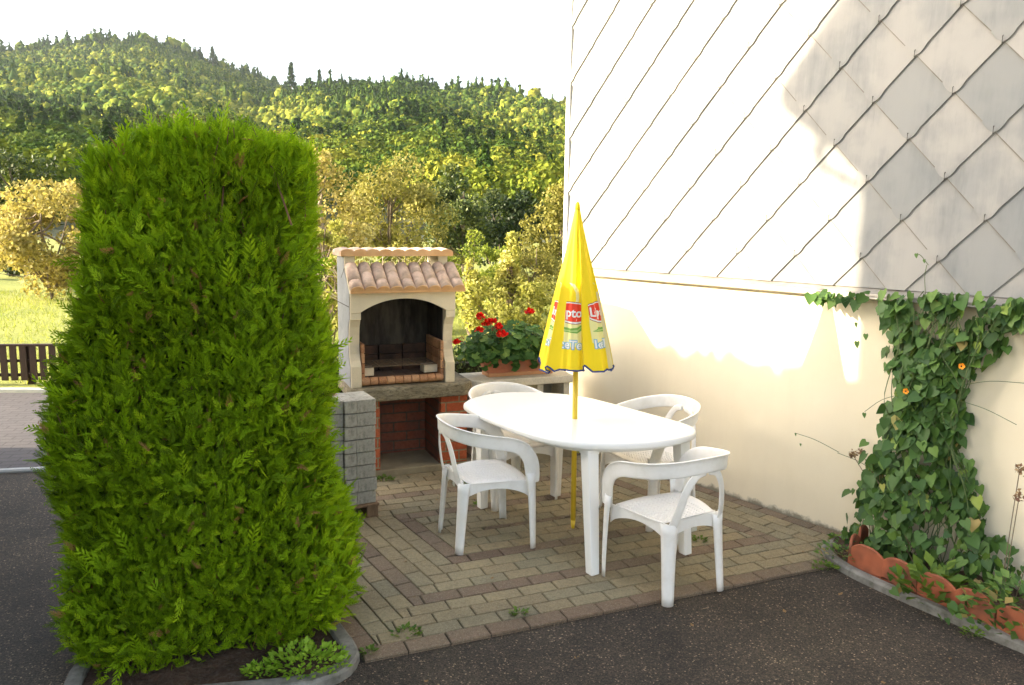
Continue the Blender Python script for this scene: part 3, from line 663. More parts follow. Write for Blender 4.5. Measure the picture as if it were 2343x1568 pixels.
b = MB(); b.tube([(-.022, 0, 2.0), (-.0225, 0, 2.03), (-.023, 0, 2.045), (-.023, 0, 2.05)], [.016, .014, .009, .002], 12); b.build('finial', M_YEL, par, smooth=True)
# loose strap / inner pleats hanging below the hem, seen as extra layers
# printed marks: mapped on the faces (u metres across, z up)
FTW = .72
def face_pt(k, u, z, off):
    r_ = canopy_r(z)*.93; wd_ = 2*math.pi*FTW/NS*r_
    t_ = (.5+u/wd_)*FTW; return canopy(k, min(max(t_, .002), FTW-.002), z, off)
def textmesh(s, size, bold=.0, shear=0):
    cu = bpy.data.curves.new('t', 'FONT'); cu.body = s; cu.size = size; cu.align_x = 'CENTER'; cu.offset = bold; cu.resolution_u = 3; cu.shear = shear
    o = bpy.data.objects.new('t', cu); C.objects.link(o); dg = bpy.context.evaluated_depsgraph_get(); me = bpy.data.meshes.new_from_object(o.evaluated_get(dg))
    bpy.data.objects.remove(o); bpy.data.curves.remove(cu); return me
def print_on(name, k, me, cx_, zc, off, mat, tiltf=0, scalex=1.0, half=None):
    bm = bmesh.new(); bm.from_mesh(me)
    for v_ in bm.verts: v_.co = Vector((v_.co.x*scalex+cx_, v_.co.y+zc+tiltf*(v_.co.x), 0))
    r_ = canopy_r(zc)*.93; W_ = math.pi*FTW/NS*r_*.97 if half is None else half
    for s_ in (-1, 1):
        bmesh.ops.bisect_plane(bm, geom=bm.verts[:]+bm.edges[:]+bm.faces[:], plane_co=(s_*W_, 0, 0), plane_no=(s_, 0, 0), clear_outer=True)
    for z0_ in np.arange(1.05, 1.75, .012):
        bmesh.ops.bisect_plane(bm, geom=bm.verts[:]+bm.edges[:]+bm.faces[:], plane_co=(0, z0_, 0), plane_no=(0, 1, 0))
    for x0_ in np.arange(-.2, .201, .008):
        bmesh.ops.bisect_plane(bm, geom=bm.verts[:]+bm.edges[:]+bm.faces[:], plane_co=(x0_, 0, 0), plane_no=(1, 0, 0))
    for v_ in bm.verts: v_.co = face_pt(k, v_.co.x, v_.co.y, off)
    m2 = bpy.data.meshes.new(name); bm.to_mesh(m2); bm.free(); 
    if len(m2.polygons) == 0: return
    m2.update(); 
    return link(name, m2, mat, par)
def shape(pts):
    me = bpy.data.meshes.new('s'); me.from_pydata([(x, y, 0) for x, y in pts], [], [tuple(range(len(pts)))]); bm = bmesh.new(); bm.from_mesh(me)
    bmesh.ops.triangulate(bm, faces=bm.faces[:]); bm.to_mesh(me); bm.free(); return me
def ell(a_, b_, n=40): return [(math.cos(2*math.pi*i/n)*a_, math.sin(2*math.pi*i/n)*b_) for i in range(n)]
M_RED = simple('print_red', (.80, .045, .012), .7); M_WHT = simple('print_white', (.85, .83, .78), .7); M_GRN = simple('print_green', (.20, .42, .06), .7); M_GRN2 = simple('print_pale_green', (.50, .62, .22), .7)
M_BLU = simple('print_blue', (.10, .38, .62), .7); M_PALE = simple('print_pale_yellow', (.86, .78, .32), .7); M_MAR = simple('print_maroon', (.30, .02, .02), .7)
for k, (cx_) in enumerate([.0]*NS):
    sh_ = {0: -.004, 1: .048, 5: .018}.get(k, 0.0)
    print_on('print_pale_patch', k, shape([(x, y) for x, y in ell(.16, .105)]), sh_, 1.30, .0012, M_PALE)
    print_on('print_swoosh', k, shape([(.012, -.02), (.018, .02), (.014, .055), (-.005, .09), (-.03, .112), (.005, .105), (.030, .07), (.036, .03), (.034, -.02)]), sh_, 1.46, .0014, M_PALE)
    print_on('print_maroon_rim', k, shape(ell(.132, .066)), sh_, 1.395, .0018, M_MAR, -.06)
    print_on('print_white_rim', k, shape(ell(.129, .062)), sh_, 1.395, .0022, M_WHT, -.06)
    print_on('print_red_badge', k, shape(ell(.122, .054)), sh_, 1.397, .0026, M_RED, -.06)
    print_on('print_wordmark', k, textmesh('Lipton', .073, .0020), sh_, 1.372, .0031, M_WHT, -.04)
    print_on('print_leaf', k, shape([(-.09, -.012), (-.05, .012), (-.01, .006), (.03, .012), (.10, .05), (.07, .0), (.03, -.022), (-.02, -.018)]), sh_, 1.298, .0020, M_GRN)
    print_on('print_leaf_light', k, shape([(-.09, -.002), (-.05, .004), (-.01, .0), (.03, .004), (.08, .035), (.03, -.006), (-.02, -.006)]), sh_, 1.292, .0026, M_GRN2)
    print_on('print_blue_shadow', k, textmesh('IceTea', .070, .0055), sh_, 1.185, .0020, M_BLU, -.03)
    print_on('print_tea_word', k, textmesh('IceTea', .070, .0016), sh_, 1.185, .0027, M_WHT, -.03)

# chairs ---------------------------------------------------------------
M_CH = M_PLAS
def strip(b, path, outs, wid, th, lip=0, n=None):
    lips = lip if isinstance(lip, list) else [lip]*len(path)
    """solid strip: centre path, outward dirs, half widths (list), thickness; optional rolled lip on the top edge"""
    rings = []; m_ = len(path)
    for i, p_ in enumerate(path):
        d = (path[min(i+1, m_-1)]-path[max(i-1, 0)]).normalized(); o_ = (outs[i]-d*outs[i].dot(d)).normalized(); wv = d.cross(o_).normalized()
        if wv.z < -.0001 and abs(wv.z) > .3: wv = -wv
        w0 = wid[i]; rings.append((p_, o_, wv, w0))
    # keep width vector consistent
    for i in range(1, m_):
        if rings[i][2].dot(rings[i-1][2]) < 0: rings[i] = (rings[i][0], rings[i][1], -rings[i][2], rings[i][3])
    rr = []
    for (p_, o_, wv, w0), L_ in zip(rings, lips):
        h = th/2
        rr.append([p_-wv*w0+o_*h*.6, p_-wv*w0-o_*h*.6, p_-wv*w0*.3-o_*h, p_+wv*w0*.75-o_*h, p_+wv*w0-o_*h*.4, p_+wv*w0+o_*(h+L_*.6), p_+wv*w0*.93+o_*(h+L_), p_+wv*w0*.80+o_*(h+L_*.3), p_+wv*w0*.3+o_*h, p_-wv*w0*.6+o_*h])
    b.sweep(rr)
def make_chair():
    root = empty('plastic_chair', (0, 0, 0), 0)
    # back band with arms (top view: horseshoe), seat front at +y
    half = [(.246, .204, .40), (.256, .198, .47), (.268, .178, .55), (.277, .132, .615), (.280, .060, .652), (.272, -.045, .672), (.240, -.155, .692), (.165, -.240, .712), (.080, -.272, .722)]
    pts = half+[(0, -.280, .725)]+[(-x, y, z) for x, y, z in half[::-1]]
    path = spline(pts, 5); outs = []; wid = []
    for p_ in path:
        o_ = Vector((p_.x*1.0, (p_.y-.02)*1.0 if p_.y < .02 else 0, 0)).normalized()
        outs.append((o_+Vector((0, 0, .0))).normalized()); s_ = abs(p_.x)
        wid.append(.043 if p_.z > .64 else .043+(.64-p_.z)*.03-max(0, .5-p_.z)*.08)
    b = MB(); strip(b, path, outs, wid, .009, [.012*min(1, max(0, (p_.z-.47)/.16)) for p_ in path]); b.build('back_band', M_CH, root, smooth=True, sub=1)
    # hoop from band to seat
    for s_ in (1, -1):
        pts = [(s_*.010, -.272, .690), (s_*.070, -.268, .672), (s_*.118, -.255, .60), (s_*.142, -.240, .51), (s_*.158, -.222, .43), (s_*.166, -.20, .385)]
        path = spline(pts, 5); b = MB(); strip(b, path, [Vector((s_*.35, -1, 0))]*len(path), [.019+.008*(i/len(path)) for i in range(len(path))], .012); b.build('back_hoop', M_CH, root, smooth=True, sub=1)
    # seat pan
    nx, ny = 25, 25; b = MB(); top = []
    for j in range(ny):
        v_ = -1+2*j/(ny-1)
        for i in range(nx):
            u_ = -1+2*i/(nx-1)
            # squircle map
            x_ = u_*math.sqrt(1-.30*v_*v_); y_ = v_*math.sqrt(1-.22*u_*u_)
            wx = .218+.020*v_; X = x_*wx; Y_ = y_*.212+.008
            z = .405+.018*max(abs(x_), abs(y_))**4-.016*(1-x_*x_)*(1-y_*y_)-(.020*max(0, y_-.75)/.25 if y_ > .75 else 0)+(.02*max(0, -y_-.7)/.3 if y_ < -.7 else 0)
            top.append((X, Y_, z))
    fs = [(j*nx+i, j*nx+i+1, (j+1)*nx+i+1, (j+1)*nx+i) for j in range(ny-1) for i in range(nx-1)]
    b.add(top, fs); o = b.build('seat', M_SEAT, root, smooth=True); md = o.modifiers.new('t', 'SOLIDIFY'); md.thickness = .006; md.offset = 1 if False else -1
    # raised studs of the seat
    b = MB()
    for j in range(15):
        for i in range(13):
            u_ = -.78+1.56*i/12; v_ = -.66+1.38*j/14
            if (abs(u_)**3+abs(v_)**3) > .78: continue
            x_ = u_*math.sqrt(1-.30*v_*v_); y_ = v_*math.sqrt(1-.22*u_*u_); X = x_*(.218+.020*v_); Y_ = y_*.212+.008
            z = .405+.018*max(abs(x_), abs(y_))**4-.016*(1-x_*x_)*(1-y_*y_)
            r_ = .0062; b.add([(X-r_, Y_-r_*.8, z+.0005), (X+r_, Y_-r_*.8, z+.0005), (X+r_, Y_+r_*.8, z+.0005), (X-r_, Y_+r_*.8, z+.0005), (X-r_*.4, Y_, z+.0055), (X+r_*.4, Y_, z+.0055)], [(0, 1, 5, 4), (1, 2, 5), (2, 3, 4, 5), (3, 0, 4)])
    b.build('seat_studs', M_CH, root)
    # legs: rounded channel section, wide at top
    def leg(top, foot, wt, wf, outd, nm='leg', mid=None):
        b = MB(); rings = []
        n_ = 8
        for i in range(n_+1):
            q = i/n_; c_ = Vector(top).lerp(Vector(foot), q)
            if mid: c_ += Vector(mid)*math.sin(math.pi*q)
            w__ = wt+(wf-wt)*q**.6; o_ = Vector(outd).normalized(); s__ = o_.cross(Vector((0, 0, 1)))
            rings.append([c_+s__*math.cos(R(a_))*w__+o_*math.sin(R(a_))*w__*.8 for a_ in range(0, 181, 20)]+[c_+s__*math.cos(R(a_))*(w__-.006)+o_*math.sin(R(a_))*(w__-.006)*.78 for a_ in range(180, -1, -20)])
        b.sweep(rings); b.build(nm, M_CH, root, smooth=True)
    for s_ in (1, -1):
        leg((s_*.238, .190, .47), (s_*.243, .212, 0), .043, .024, (s_*1, .75, 0), 'front_leg', (s_*.006, 0, 0))
        leg((s_*.160, -.185, .42), (s_*.180, -.222, 0), .048, .031, (s_*.5, -1, 0), 'rear_leg')
    # aprons: arched skirts
    def apron(a_, c_, n_=14, hz=.40, dz=.075, arch=.045):
        b = MB(); A_, B_ = Vector(a_), Vector(c_); d = (B_-A_).normalized(); o_ = Vector((d.y, -d.x, 0)); r0 = []
        rings = []
        for i in range(n_+1):
            q = i/n_; p_ = A_.lerp(B_, q); low = hz-dz+arch*(math.sin(math.pi*q)**.7); rings.append([p_+o_*.003+Vector((0, 0, hz)), p_-o_*.003+Vector((0, 0, hz)), p_-o_*.003+Vector((0, 0, low)), p_+o_*.003+Vector((0, 0, low))])
        b.sweep(rings); return b
    ap = apron((.232, .190, 0), (.172, -.195, 0), dz=.10, hz=.415, arch=.06); ap2 = apron((-.232, .190, 0), (-.172, -.195, 0), dz=.10, hz=.415, arch=.06); ap3 = apron((-.225, .205, 0), (.225, .205, 0), dz=.09, hz=.392, arch=.055); ap4 = apron((-.165, -.197, 0), (.165, -.197, 0), dz=.095, hz=.428, arch=.04)
    bb = MB()
    for q in (ap, ap2, ap3, ap4): bb.add(q.v, q.f)
    bb.build('apron', M_CH, root, smooth=False, bevel=.0015)
    b = MB(); b.box(-.018, .018, -.204, -.200, .352, .372); b.build('maker_plate', simple('grey_label', (.45, .44, .36), .6), root, bevel=.001)
    return root
m, t, p = newmat('seat_plastic'); p.inputs['Base Color'].default_value = (.85, .82, .775, 1); p.inputs['Roughness'].default_value = .4
M_SEAT = m
proto = make_chair()
CH = [((.848, 4.01), -31, 'white plastic armchair at the table end nearest the asphalt, back to camera'),
      ((-.150, 4.572), 68, 'white plastic armchair nearest the stack of grey blocks, facing right'),
      ((.935, 5.025), -122, 'white plastic armchair between the table and the cream wall'),
      ((.0, 5.33), 149, 'white plastic armchair between the table and the barbecue')]
for i, ((x, y), az, lb) in enumerate(CH):
    o = proto if i == 0 else copy_tree(proto)
    o.location = (x, y, .008); o.rotation_euler = (0, 0, -R(az)); tag(o, lb, 'chair', 'plastic chairs round the garden table')

# ------------------------------------------------------------------ conifer hedge plant on the left
rng = np.random.default_rng(77)
def frond():
    v, f = [], []
    def blade(p0, d, L_, w_):
        n_ = np.array([-d[1], d[0], 0]); b_ = len(v)
        v.extend([p0, p0+d*L_*.45+n_*w_, p0+d*L_, p0+d*L_*.45-n_*w_]); f.extend([[b_, b_+1, b_+2], [b_, b_+2, b_+3]])
    blade(np.array([0, 0, 0.]), np.array([0, 1., 0]), 1.0, .028)
    for i in range(7):
        y = .08+i*.125; L_ = .40*(1-(i/9))
        for s_ in (-1, 1):
            a_ = R(33+(i % 2)*8); d = np.array([s_*math.sin(a_), math.cos(a_), 0]); p0 = np.array([0, y+(s_ > 0)*.06, 0])
            blade(p0, d, L_, .026)
            if i < 3: a2 = a_*s_-R(32)*s_; d2 = np.array([math.sin(a2), math.cos(a2), 0]); blade(p0+d*L_*.45, d2, L_*.42, .022)
    v = np.array(v); v[:, 2] = -.30*(v[:, 1]**2)-.3*np.abs(v[:, 0])**1.5; return v, np.array(f)
FV, FF = frond()
hedge = empty('conifer_shrub', (-1.425, 3.53, 0), R(16), 'tall bushy bright green conifer shrub clipped into a block', 'shrub')
# cross-section half widths by height (local x across the view, y depth)
HZp = [0.0, .2, .6, 1.0, 1.4, 1.75, 2.02, 2.16, 2.25]
HWx = [.53, .59, .585, .555, .505, .45, .415, .37, .31]; HWy = [.47, .47, .45, .43, .40, .37, .34, .31, .26]
def hedge_pts(n, inset):
    z = rng.uniform(0.03, 2.24, n); top = rng.random(n) < .14
    tg = np.linspace(0, 2*math.pi, 721); px_g = np.sign(np.cos(tg))*np.abs(np.cos(tg))**.62*.6; py_g = np.sign(np.sin(tg))*np.abs(np.sin(tg))**.62*.45
    cl = np.r_[0, np.cumsum(np.hypot(np.diff(px_g), np.diff(py_g)))]; th_ = np.interp(rng.random(n)*cl[-1], cl, tg)
    hx_ = np.interp(z, HZp, HWx); hy_ = np.interp(z, HZp, HWy)
    c_, s_ = np.cos(th_), np.sin(th_); e_ = .62
    x = np.sign(c_)*np.abs(c_)**e_*hx_; y = np.sign(s_)*np.abs(s_)**e_*hy_
    nx_, ny_ = np.sign(c_)*np.abs(c_)**(2-e_)/hx_, np.sign(s_)*np.abs(s_)**(2-e_)/hy_; nn = np.stack([nx_, ny_, np.full(n, .0)], 1); nn /= np.linalg.norm(nn, axis=1, keepdims=True)
    # top dome
    rr2 = np.sqrt(rng.random(n)); zt = 2.21+.02*(1-rr2)-.05*rr2**3
    x = np.where(top, x/hx_*.46*rr2, x); y = np.where(top, y/hy_*.34*rr2, y); z = np.where(top, zt, z); nn[top] = [0, 0, 1.]
    # billows
    bl = .035*np.sin(z*7+x*5)+.03*np.sin(x*9-z*4+1)+.02*np.sin(y*11+z*9)
    ins = inset+bl
    P3 = np.stack([x, y, z], 1)-nn*ins[:, None]
    shift = np.interp(z, [0, 1, 2.25], [.02, .0, .06]); P3[:, 0] += shift
    return P3, nn
def vis(P3, nn, keep):
    # more fronds on the sides a viewer could see (front, both ends, top)
    m_ = (nn[:, 1] < .35) | (rng.random(len(P3)) < keep); return P3[m_], nn[m_]
N = 62000; P3, nn = hedge_pts(N, rng.uniform(-.01, .14, N)**1.0); P3, nn = vis(P3, nn, .35); n_ = len(P3)
up = np.array([0, 0, 1.]); d_ = nn*rng.uniform(.4, 1.1, n_)[:, None]+up*rng.uniform(.2, 1.2, n_)[:, None]+rng.normal(size=(n_, 3))*.42
nr = nn*.9+rng.normal(size=(n_, 3))*.75
M_CON = leafmat('conifer_foliage', [(0, (.07, .12, .008)), (.35, (.19, .32, .010)), (.7, (.31, .50, .012)), (.93, (.46, .64, .02)), (.955, (.36, .19, .07)), (1, (.46, .25, .10))], .38, .6, .12)
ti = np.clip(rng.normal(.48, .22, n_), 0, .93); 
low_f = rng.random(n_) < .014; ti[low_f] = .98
lit_part = (P3[:, 2] > 1.85+.1*np.sin(P3[:, 0]*9)) | (P3[:, 0] > .5); ti[lit_part & ~low_f] = np.clip(ti[lit_part & ~low_f]+.18, 0, .93)  # top and right side tinted lighter, light put into the leaf colour
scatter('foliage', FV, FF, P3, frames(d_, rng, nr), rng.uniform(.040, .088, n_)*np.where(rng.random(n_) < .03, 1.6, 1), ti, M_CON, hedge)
# deeper darker twigs
N2 = 5000; Q3, n2 = hedge_pts(N2, rng.uniform(.12, .24, N2)); Q3, n2 = vis(Q3, n2, .3)
d2 = n2*.6+up*rng.uniform(.4, 1.2, len(Q3))[:, None]+rng.normal(size=Q3.shape)*.3
# long straggling sprays that break the outline
NS_ = 240; S3, sn = hedge_pts(NS_, np.full(NS_, .05)); S3, sn = vis(S3, sn, .3); sd = sn*rng.uniform(.5, 1.1, len(S3))[:, None]+up*rng.uniform(.4, 1.2, len(S3))[:, None]+rng.normal(size=S3.shape)*.25
scatter('long_sprays', FV, FF, S3, frames(sd, rng, sn+rng.normal(size=S3.shape)*.5), rng.uniform(.13, .22, len(S3)), np.clip(rng.normal(.62, .15, len(S3)), 0, .93), M_CON, hedge)
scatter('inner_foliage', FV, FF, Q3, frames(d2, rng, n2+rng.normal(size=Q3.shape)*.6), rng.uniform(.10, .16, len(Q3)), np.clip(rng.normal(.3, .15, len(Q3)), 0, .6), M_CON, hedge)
M_TWIG = simple('conifer_twigs', (.20, .095, .045), .8, (.12, .07, .035), 20)
b = MB(); Q4, n4 = hedge_pts(260, rng.uniform(.06, .12, 260))
for q, k_ in zip(Q4, n4):
    if k_[1] > .3: continue
    L_ = rng.uniform(.12, .30); dr = np.array([rng.normal()*.25, rng.normal()*.15, 1])+k_*.25
    b.tube([q-dr*L_*.5-k_*.04, q+rng.normal(size=3)*.01, q+dr*L_*.5], [.005, .0035, .0015], 5)
b.build('twigs', M_TWIG, hedge)
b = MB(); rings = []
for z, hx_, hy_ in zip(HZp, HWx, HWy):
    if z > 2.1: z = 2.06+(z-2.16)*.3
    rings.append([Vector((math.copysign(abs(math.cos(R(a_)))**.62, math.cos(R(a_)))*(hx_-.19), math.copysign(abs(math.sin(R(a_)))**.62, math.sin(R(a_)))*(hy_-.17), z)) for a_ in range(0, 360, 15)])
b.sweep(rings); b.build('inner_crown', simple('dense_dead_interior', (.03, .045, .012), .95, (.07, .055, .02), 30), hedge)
b = MB()
for x in (-.4, -.13, .15, .42): b.tube([(x, 0, -.02), (x+.02, .02, .5), (x, 0, 1.6)], [.03, .025, .012], 8)
b.build('trunk', M_TWIG, hedge)
# kerbed bed around it
M_SOIL = simple('bed_soil', (.055, .028, .015), .95, (.10, .055, .032), 9, (30, 1.0, .03), c3=(.16, .13, .10), s3=60, f3=.5)
kp = [(-1.98, 4.6), (-1.85, 3.10), (-1.84, 3.03), (-1.79, 2.88), (-1.72, 2.81)]
front = [(-1.64, 2.795), (-1.355, 2.855), (-.93, 2.938)]
cornr = [(-.80, 2.970), (-.71, 3.03), (-.66, 3.11), (-.650, 3.20), (-.69, 3.30), (-1.5, 4.6)]
tag(kerb('bed_kerb', kp+front+cornr, .07, .035, M_KERB, '', side=1), 'rounded grey concrete kerb around the conifer bed', 'kerb')
def blob_sheet(name, poly, z, mat, amp, nsub=60, kind='structure'):
    xs_ = [q[0] for q in poly]; ys_ = [q[1] for q in poly]; x0_, x1_, y0_, y1_ = min(xs_), max(xs_), min(ys_), max(ys_)
    bm = bmesh.new(); vsx = [bm.verts.new((x, y, z)) for x, y in poly]; bm.faces.new(vsx)
    for a_ in np.arange(x0_, x1_, (x1_-x0_)/nsub): bmesh.ops.bisect_plane(bm, geom=bm.verts[:]+bm.edges[:]+bm.faces[:], plane_co=(a_, 0, 0), plane_no=(1, 0, 0))
    for a_ in np.arange(y0_, y1_, (y1_-y0_)/nsub): bmesh.ops.bisect_plane(bm, geom=bm.verts[:]+bm.edges[:]+bm.faces[:], plane_co=(0, a_, 0), plane_no=(0, 1, 0))
    for v_ in bm.verts: v_.co.z += amp*(math.sin(v_.co.x*23+v_.co.y*11)+math.sin(v_.co.y*31-v_.co.x*17)+random.uniform(-1, 1))*.4
    me = bpy.data.meshes.new(name); bm.to_mesh(me); bm.free(); o = link(name, me, mat); me.polygons.foreach_set('use_smooth', [True]*len(me.polygons)); return tag(o, kind=kind)
blob_sheet('bed_soil', [(-1.92, 4.6), (-1.78, 3.04), (-1.73, 2.91), (-1.64, 2.86), (-.93, 3.0), (-.80, 3.04), (-.73, 3.12), (-.71, 3.2), (-.74, 3.31), (-1.55, 4.6)], .018, M_SOIL, .012)

# ------------------------------------------------------------------ small plants
def tuft(name, label, cat, x, y, z, n, rad, h, leaf, mat, group, seed, spread=1.0, flat=False):
    rg = np.random.default_rng(seed); root = empty(name, (x, y, z), 0, label, cat, group)
    a_ = rg.uniform(0, 2*math.pi, n); r_ = rad*np.sqrt(rg.random(n)); P_ = np.stack([np.cos(a_)*r_*1.3, np.sin(a_)*r_*.8, h*rg.random(n)*(1-.5*r_/rad)], 1)
    d_ = np.stack([np.cos(a_)*spread, np.sin(a_)*spread, rg.uniform(.2, 1.0, n)], 1)+rg.normal(size=(n, 3))*.35
    scatter('leaves', LEAF_V, LEAF_F, P_, frames(d_, rg, np.tile([0, 0, 1.], (n, 1))+rg.normal(size=(n, 3))*.3), rg.uniform(.6, 1.2, n)*leaf, np.clip(rg.normal(.6, .25, n), 0, 1), mat, root)
    return root
M_WEED = leafmat('weed_leaf', [(0, (.05, .12, .02)), (1, (.17, .26, .035))], .3); M_LIME = leafmat('lime_leaf', [(0, (.14, .30, .02)), (1, (.36, .55, .05))], .35)
tuft('leafy_weed', 'lime green leafy plant growing in the bed by the rounded kerb corner', 'plant', -.85, 3.09, .03, 420, .13, .10, .030, M_LIME, None, 2)
tuft('leafy_weed', 'smaller lime green plant in the bed left of the larger one', 'plant', -1.03, 3.03, .03, 160, .055, .06, .026, M_LIME, None, 3)
gw = 'weeds growing between the pavers'
for i, (px_, py_, n_, r_, lb) in enumerate([(930, 1452, 60, .05, 'low weed tuft between pavers near the conifer kerb'), (1185, 1408, 40, .03, 'weed tuft in the red edging pavers left of the asphalt line'), (1598, 1240, 34, .03, 'weed tuft between pavers behind the nearest chair leg'),
    (1095, 1160, 34, .025, 'dark broad-leaved weed by the left table leg'), (880, 1100, 60, .05, 'weed tuft at the foot of the brick barbecue base'), (1885, 1302, 60, .05, 'yellow-green weed where patio, asphalt and flower bed meet'),
    (1062, 1112, 40, .05, 'moss and weeds in the joints before the barbecue'), (1910, 1235, 40, .03, 'small weed at the foot of the cream wall'), (2225, 1455, 40, .04, 'weed against the curved kerb below the terracotta edging'), (845, 1497, 24, .02, 'tiny weed beside the conifer kerb corner')]):
    q = pix(px_, py_, 1.0); s_ = CAMH/(CAMH-q.z); tuft('paving_weed', lb, 'weed', q.x*s_, s_, .004, n_, r_, .03, .028, M_WEED, gw, 30+i, 1.2)
LV_ = np.array([[0, 0, 0], [.012, .012, .004], [.009, .028, .002], [0, .038, .008], [-.009, .027, .001], [-.013, .012, .005]])
M_FALL = simple('dry_leaf', (.32, .20, .07), .8, (.20, .11, .05), 60)
fl0 = None
for i in range(18):
    x_, y_ = [(-.35, 3.05), (.3, 3.25), (.9, 3.55), (1.4, 3.7), (1.75, 3.9), (.2, 2.9), (1.6, 3.1), (2.0, 3.3), (.7, 2.75), (-.1, 4.0), (.55, 4.6), (1.3, 5.0), (-.5, 5.2), (.1, 5.6), (1.75, 4.4), (-.6, 4.2), (1.2, 2.9), (-.4, 2.85)][i]
    if fl0 is None:
        b = MB(); b.add([tuple(q) for q in LV_]+[(0, .018, 0)], [(6, k, (k+1) % 6) for k in range(6)]); fo = fl0 = b.build('fallen_leaf', M_FALL)
    else: fo = fl0.copy(); C.objects.link(fo)
    on = y_ > 3.47+.4245*(x_+.0); fo.location = (x_, y_, .010 if on else -.010); fo.rotation_euler = (random.uniform(-.3, .3), random.uniform(-.3, .3), random.uniform(0, 6.28)); k_ = random.uniform(.5, 1.0); fo.scale = (k_, k_, k_)
    tag(fo, 'small dry brown fallen leaf lying flat on the ground of the patio or asphalt', 'leaf', 'fallen leaves on patio and asphalt')
rb = np.random.default_rng(4); b = MB()

# ------------------------------------------------------------------ flower bed with climbing vine at the right
def wl(x, y, z=0): return Matrix.Translation((2.13, 4.706, 0)) @ Matrix.Rotation(HR, 4, 'Z') @ Vector((x, y, z))
kpts = [(2.05, 4.62), (1.915, 4.52), (1.855, 4.40), (1.862, 4.27), (1.905, 4.12), (2.02, 3.90), (2.18, 3.64), (2.40, 3.30), (2.9, 2.55), (3.3, 2.0)]
kk = [(q.x, q.y) for q in spline([(*p_, 0) for p_ in kpts], 5)]
tag(kerb('curved_kerb', kk, .055, .035, M_KERB, '', side=1), 'curved grey kerb between asphalt and the vine bed', 'kerb')
blob_sheet('flower_bed_soil', [(2.1, 4.66), (1.95, 4.5), (1.91, 4.28), (2.07, 3.93), (2.45, 3.32), (3.35, 2.05), (4.4, 1.75), (2.9, 3.7)], .03, M_SOIL, .02)
M_EDGE = simple('terracotta_edging', (.36, .095, .040), .8, (.43, .13, .058), 5, (50, .3, .004), c3=(.05, .035, .025), s3=3.2, f3=1.0)
def edging(p0, p1, label, h=.155, lobes=2, curve=.012):
    A_, B_ = Vector((*p0, 0)), Vector((*p1, 0)); d = B_-A_; L_ = d.length; root_r = math.atan2(d.y, d.x); b = MB(); n_ = 24*lobes
    outl = []
    rings = []
    for i in range(n_+1):
        q = i/n_; s_ = (q*lobes) % 1.0 if q < 1 else 1.0
        top = h-.042*(abs(2*s_-1)**2.4); yb = curve*math.sin(math.pi*s_)*-1
        x = q*L_
        rings.append([Vector((x, yb-.008, -.01)), Vector((x, yb-.008, top-.006)), Vector((x, yb-.003, top)), Vector((x, yb+.003, top)), Vector((x, yb+.008, top-.006)), Vector((x, yb+.008, -.01))])
    b.sweep(rings); o = b.build('terracotta_edging', M_EDGE); o.location = (*p0, .02); o.rotation_euler = (R(random.uniform(-1, 1)), 0, root_r)
    return tag(o, label, 'edging', 'scalloped terracotta edging pieces')
random.seed(12)
E0, E1 = Vector((1.945, 4.21)), Vector((2.41, 3.375)); ed = (E1-E0).normalized()
edging(E0, E0+ed*.40, 'terracotta edging piece with dark stain, first along the curved kerb')
edging(E0+ed*.405, E0+ed*.80, 'clean terracotta edging piece in the middle of the curved kerb')
edging(E0+ed*.81, E0+ed*1.20, 'terracotta edging piece at the right photo edge, half under leaves')
edging((2.16, 4.50), (1.935, 4.215), 'terracotta edging piece turned towards the cream wall', .15, 2)
# heart leaf
hv = [[0, 0, 0], [.30, -.16, .05], [.50, .10, .09], [.42, .42, .06], [.20, .78, .0], [0, 1.05, -.06], [-.20, .78, .0], [-.42, .42, .06], [-.50, .10, .09], [-.30, -.16, .05], [0, .5, -.03]]
HV = np.array(hv); HF = np.array([[10, 0, 1], [10, 1, 2], [10, 2, 3], [10, 3, 4], [10, 4, 5], [10, 5, 6], [10, 6, 7], [10, 7, 8], [10, 8, 9], [10, 9, 0]])
rng = np.random.default_rng(9)
vine = empty('climbing_vine', wl(.42, -.08, 0), HR, 'climbing vine with heart-shaped leaves and orange flowers on the cream wall', 'climbing plant')
# local: x along wall (right +), y into wall; width profile by height
Zp = [0, .2, .45, .75, 1.0, 1.2, 1.38, 1.46]; Lx = [-.38, -.36, -.27, -.18, -.16, -.19, -.25, -.34]; Rx = [.74, .56, .34, .21, .19, .27, .42, .60]; Dp = [.36, .34, .28, .22, .17, .15, .12, .10]
N = 1900; z = rng.uniform(0.02, 1.46, N)**1.0; fx = rng.random(N); x = np.interp(z, Zp, Lx)+fx*(np.interp(z, Zp, Rx)-np.interp(z, Zp, Lx))
x += rng.normal(size=N)*.03; dep = np.interp(z, Zp, Dp)*np.sqrt(np.clip(1-(2*fx-1)**2, .05, 1)); y = .06-dep*rng.uniform(.25, 1, N)
gap = np.sin(x*13+z*7)+np.sin(z*17-x*5)+.6*np.sin(x*29+z*3); kp_ = (gap > -.95) | (rng.random(N) < .25); x, y, z = x[kp_], y[kp_], z[kp_]
P_ = np.stack([x, y, z], 1)
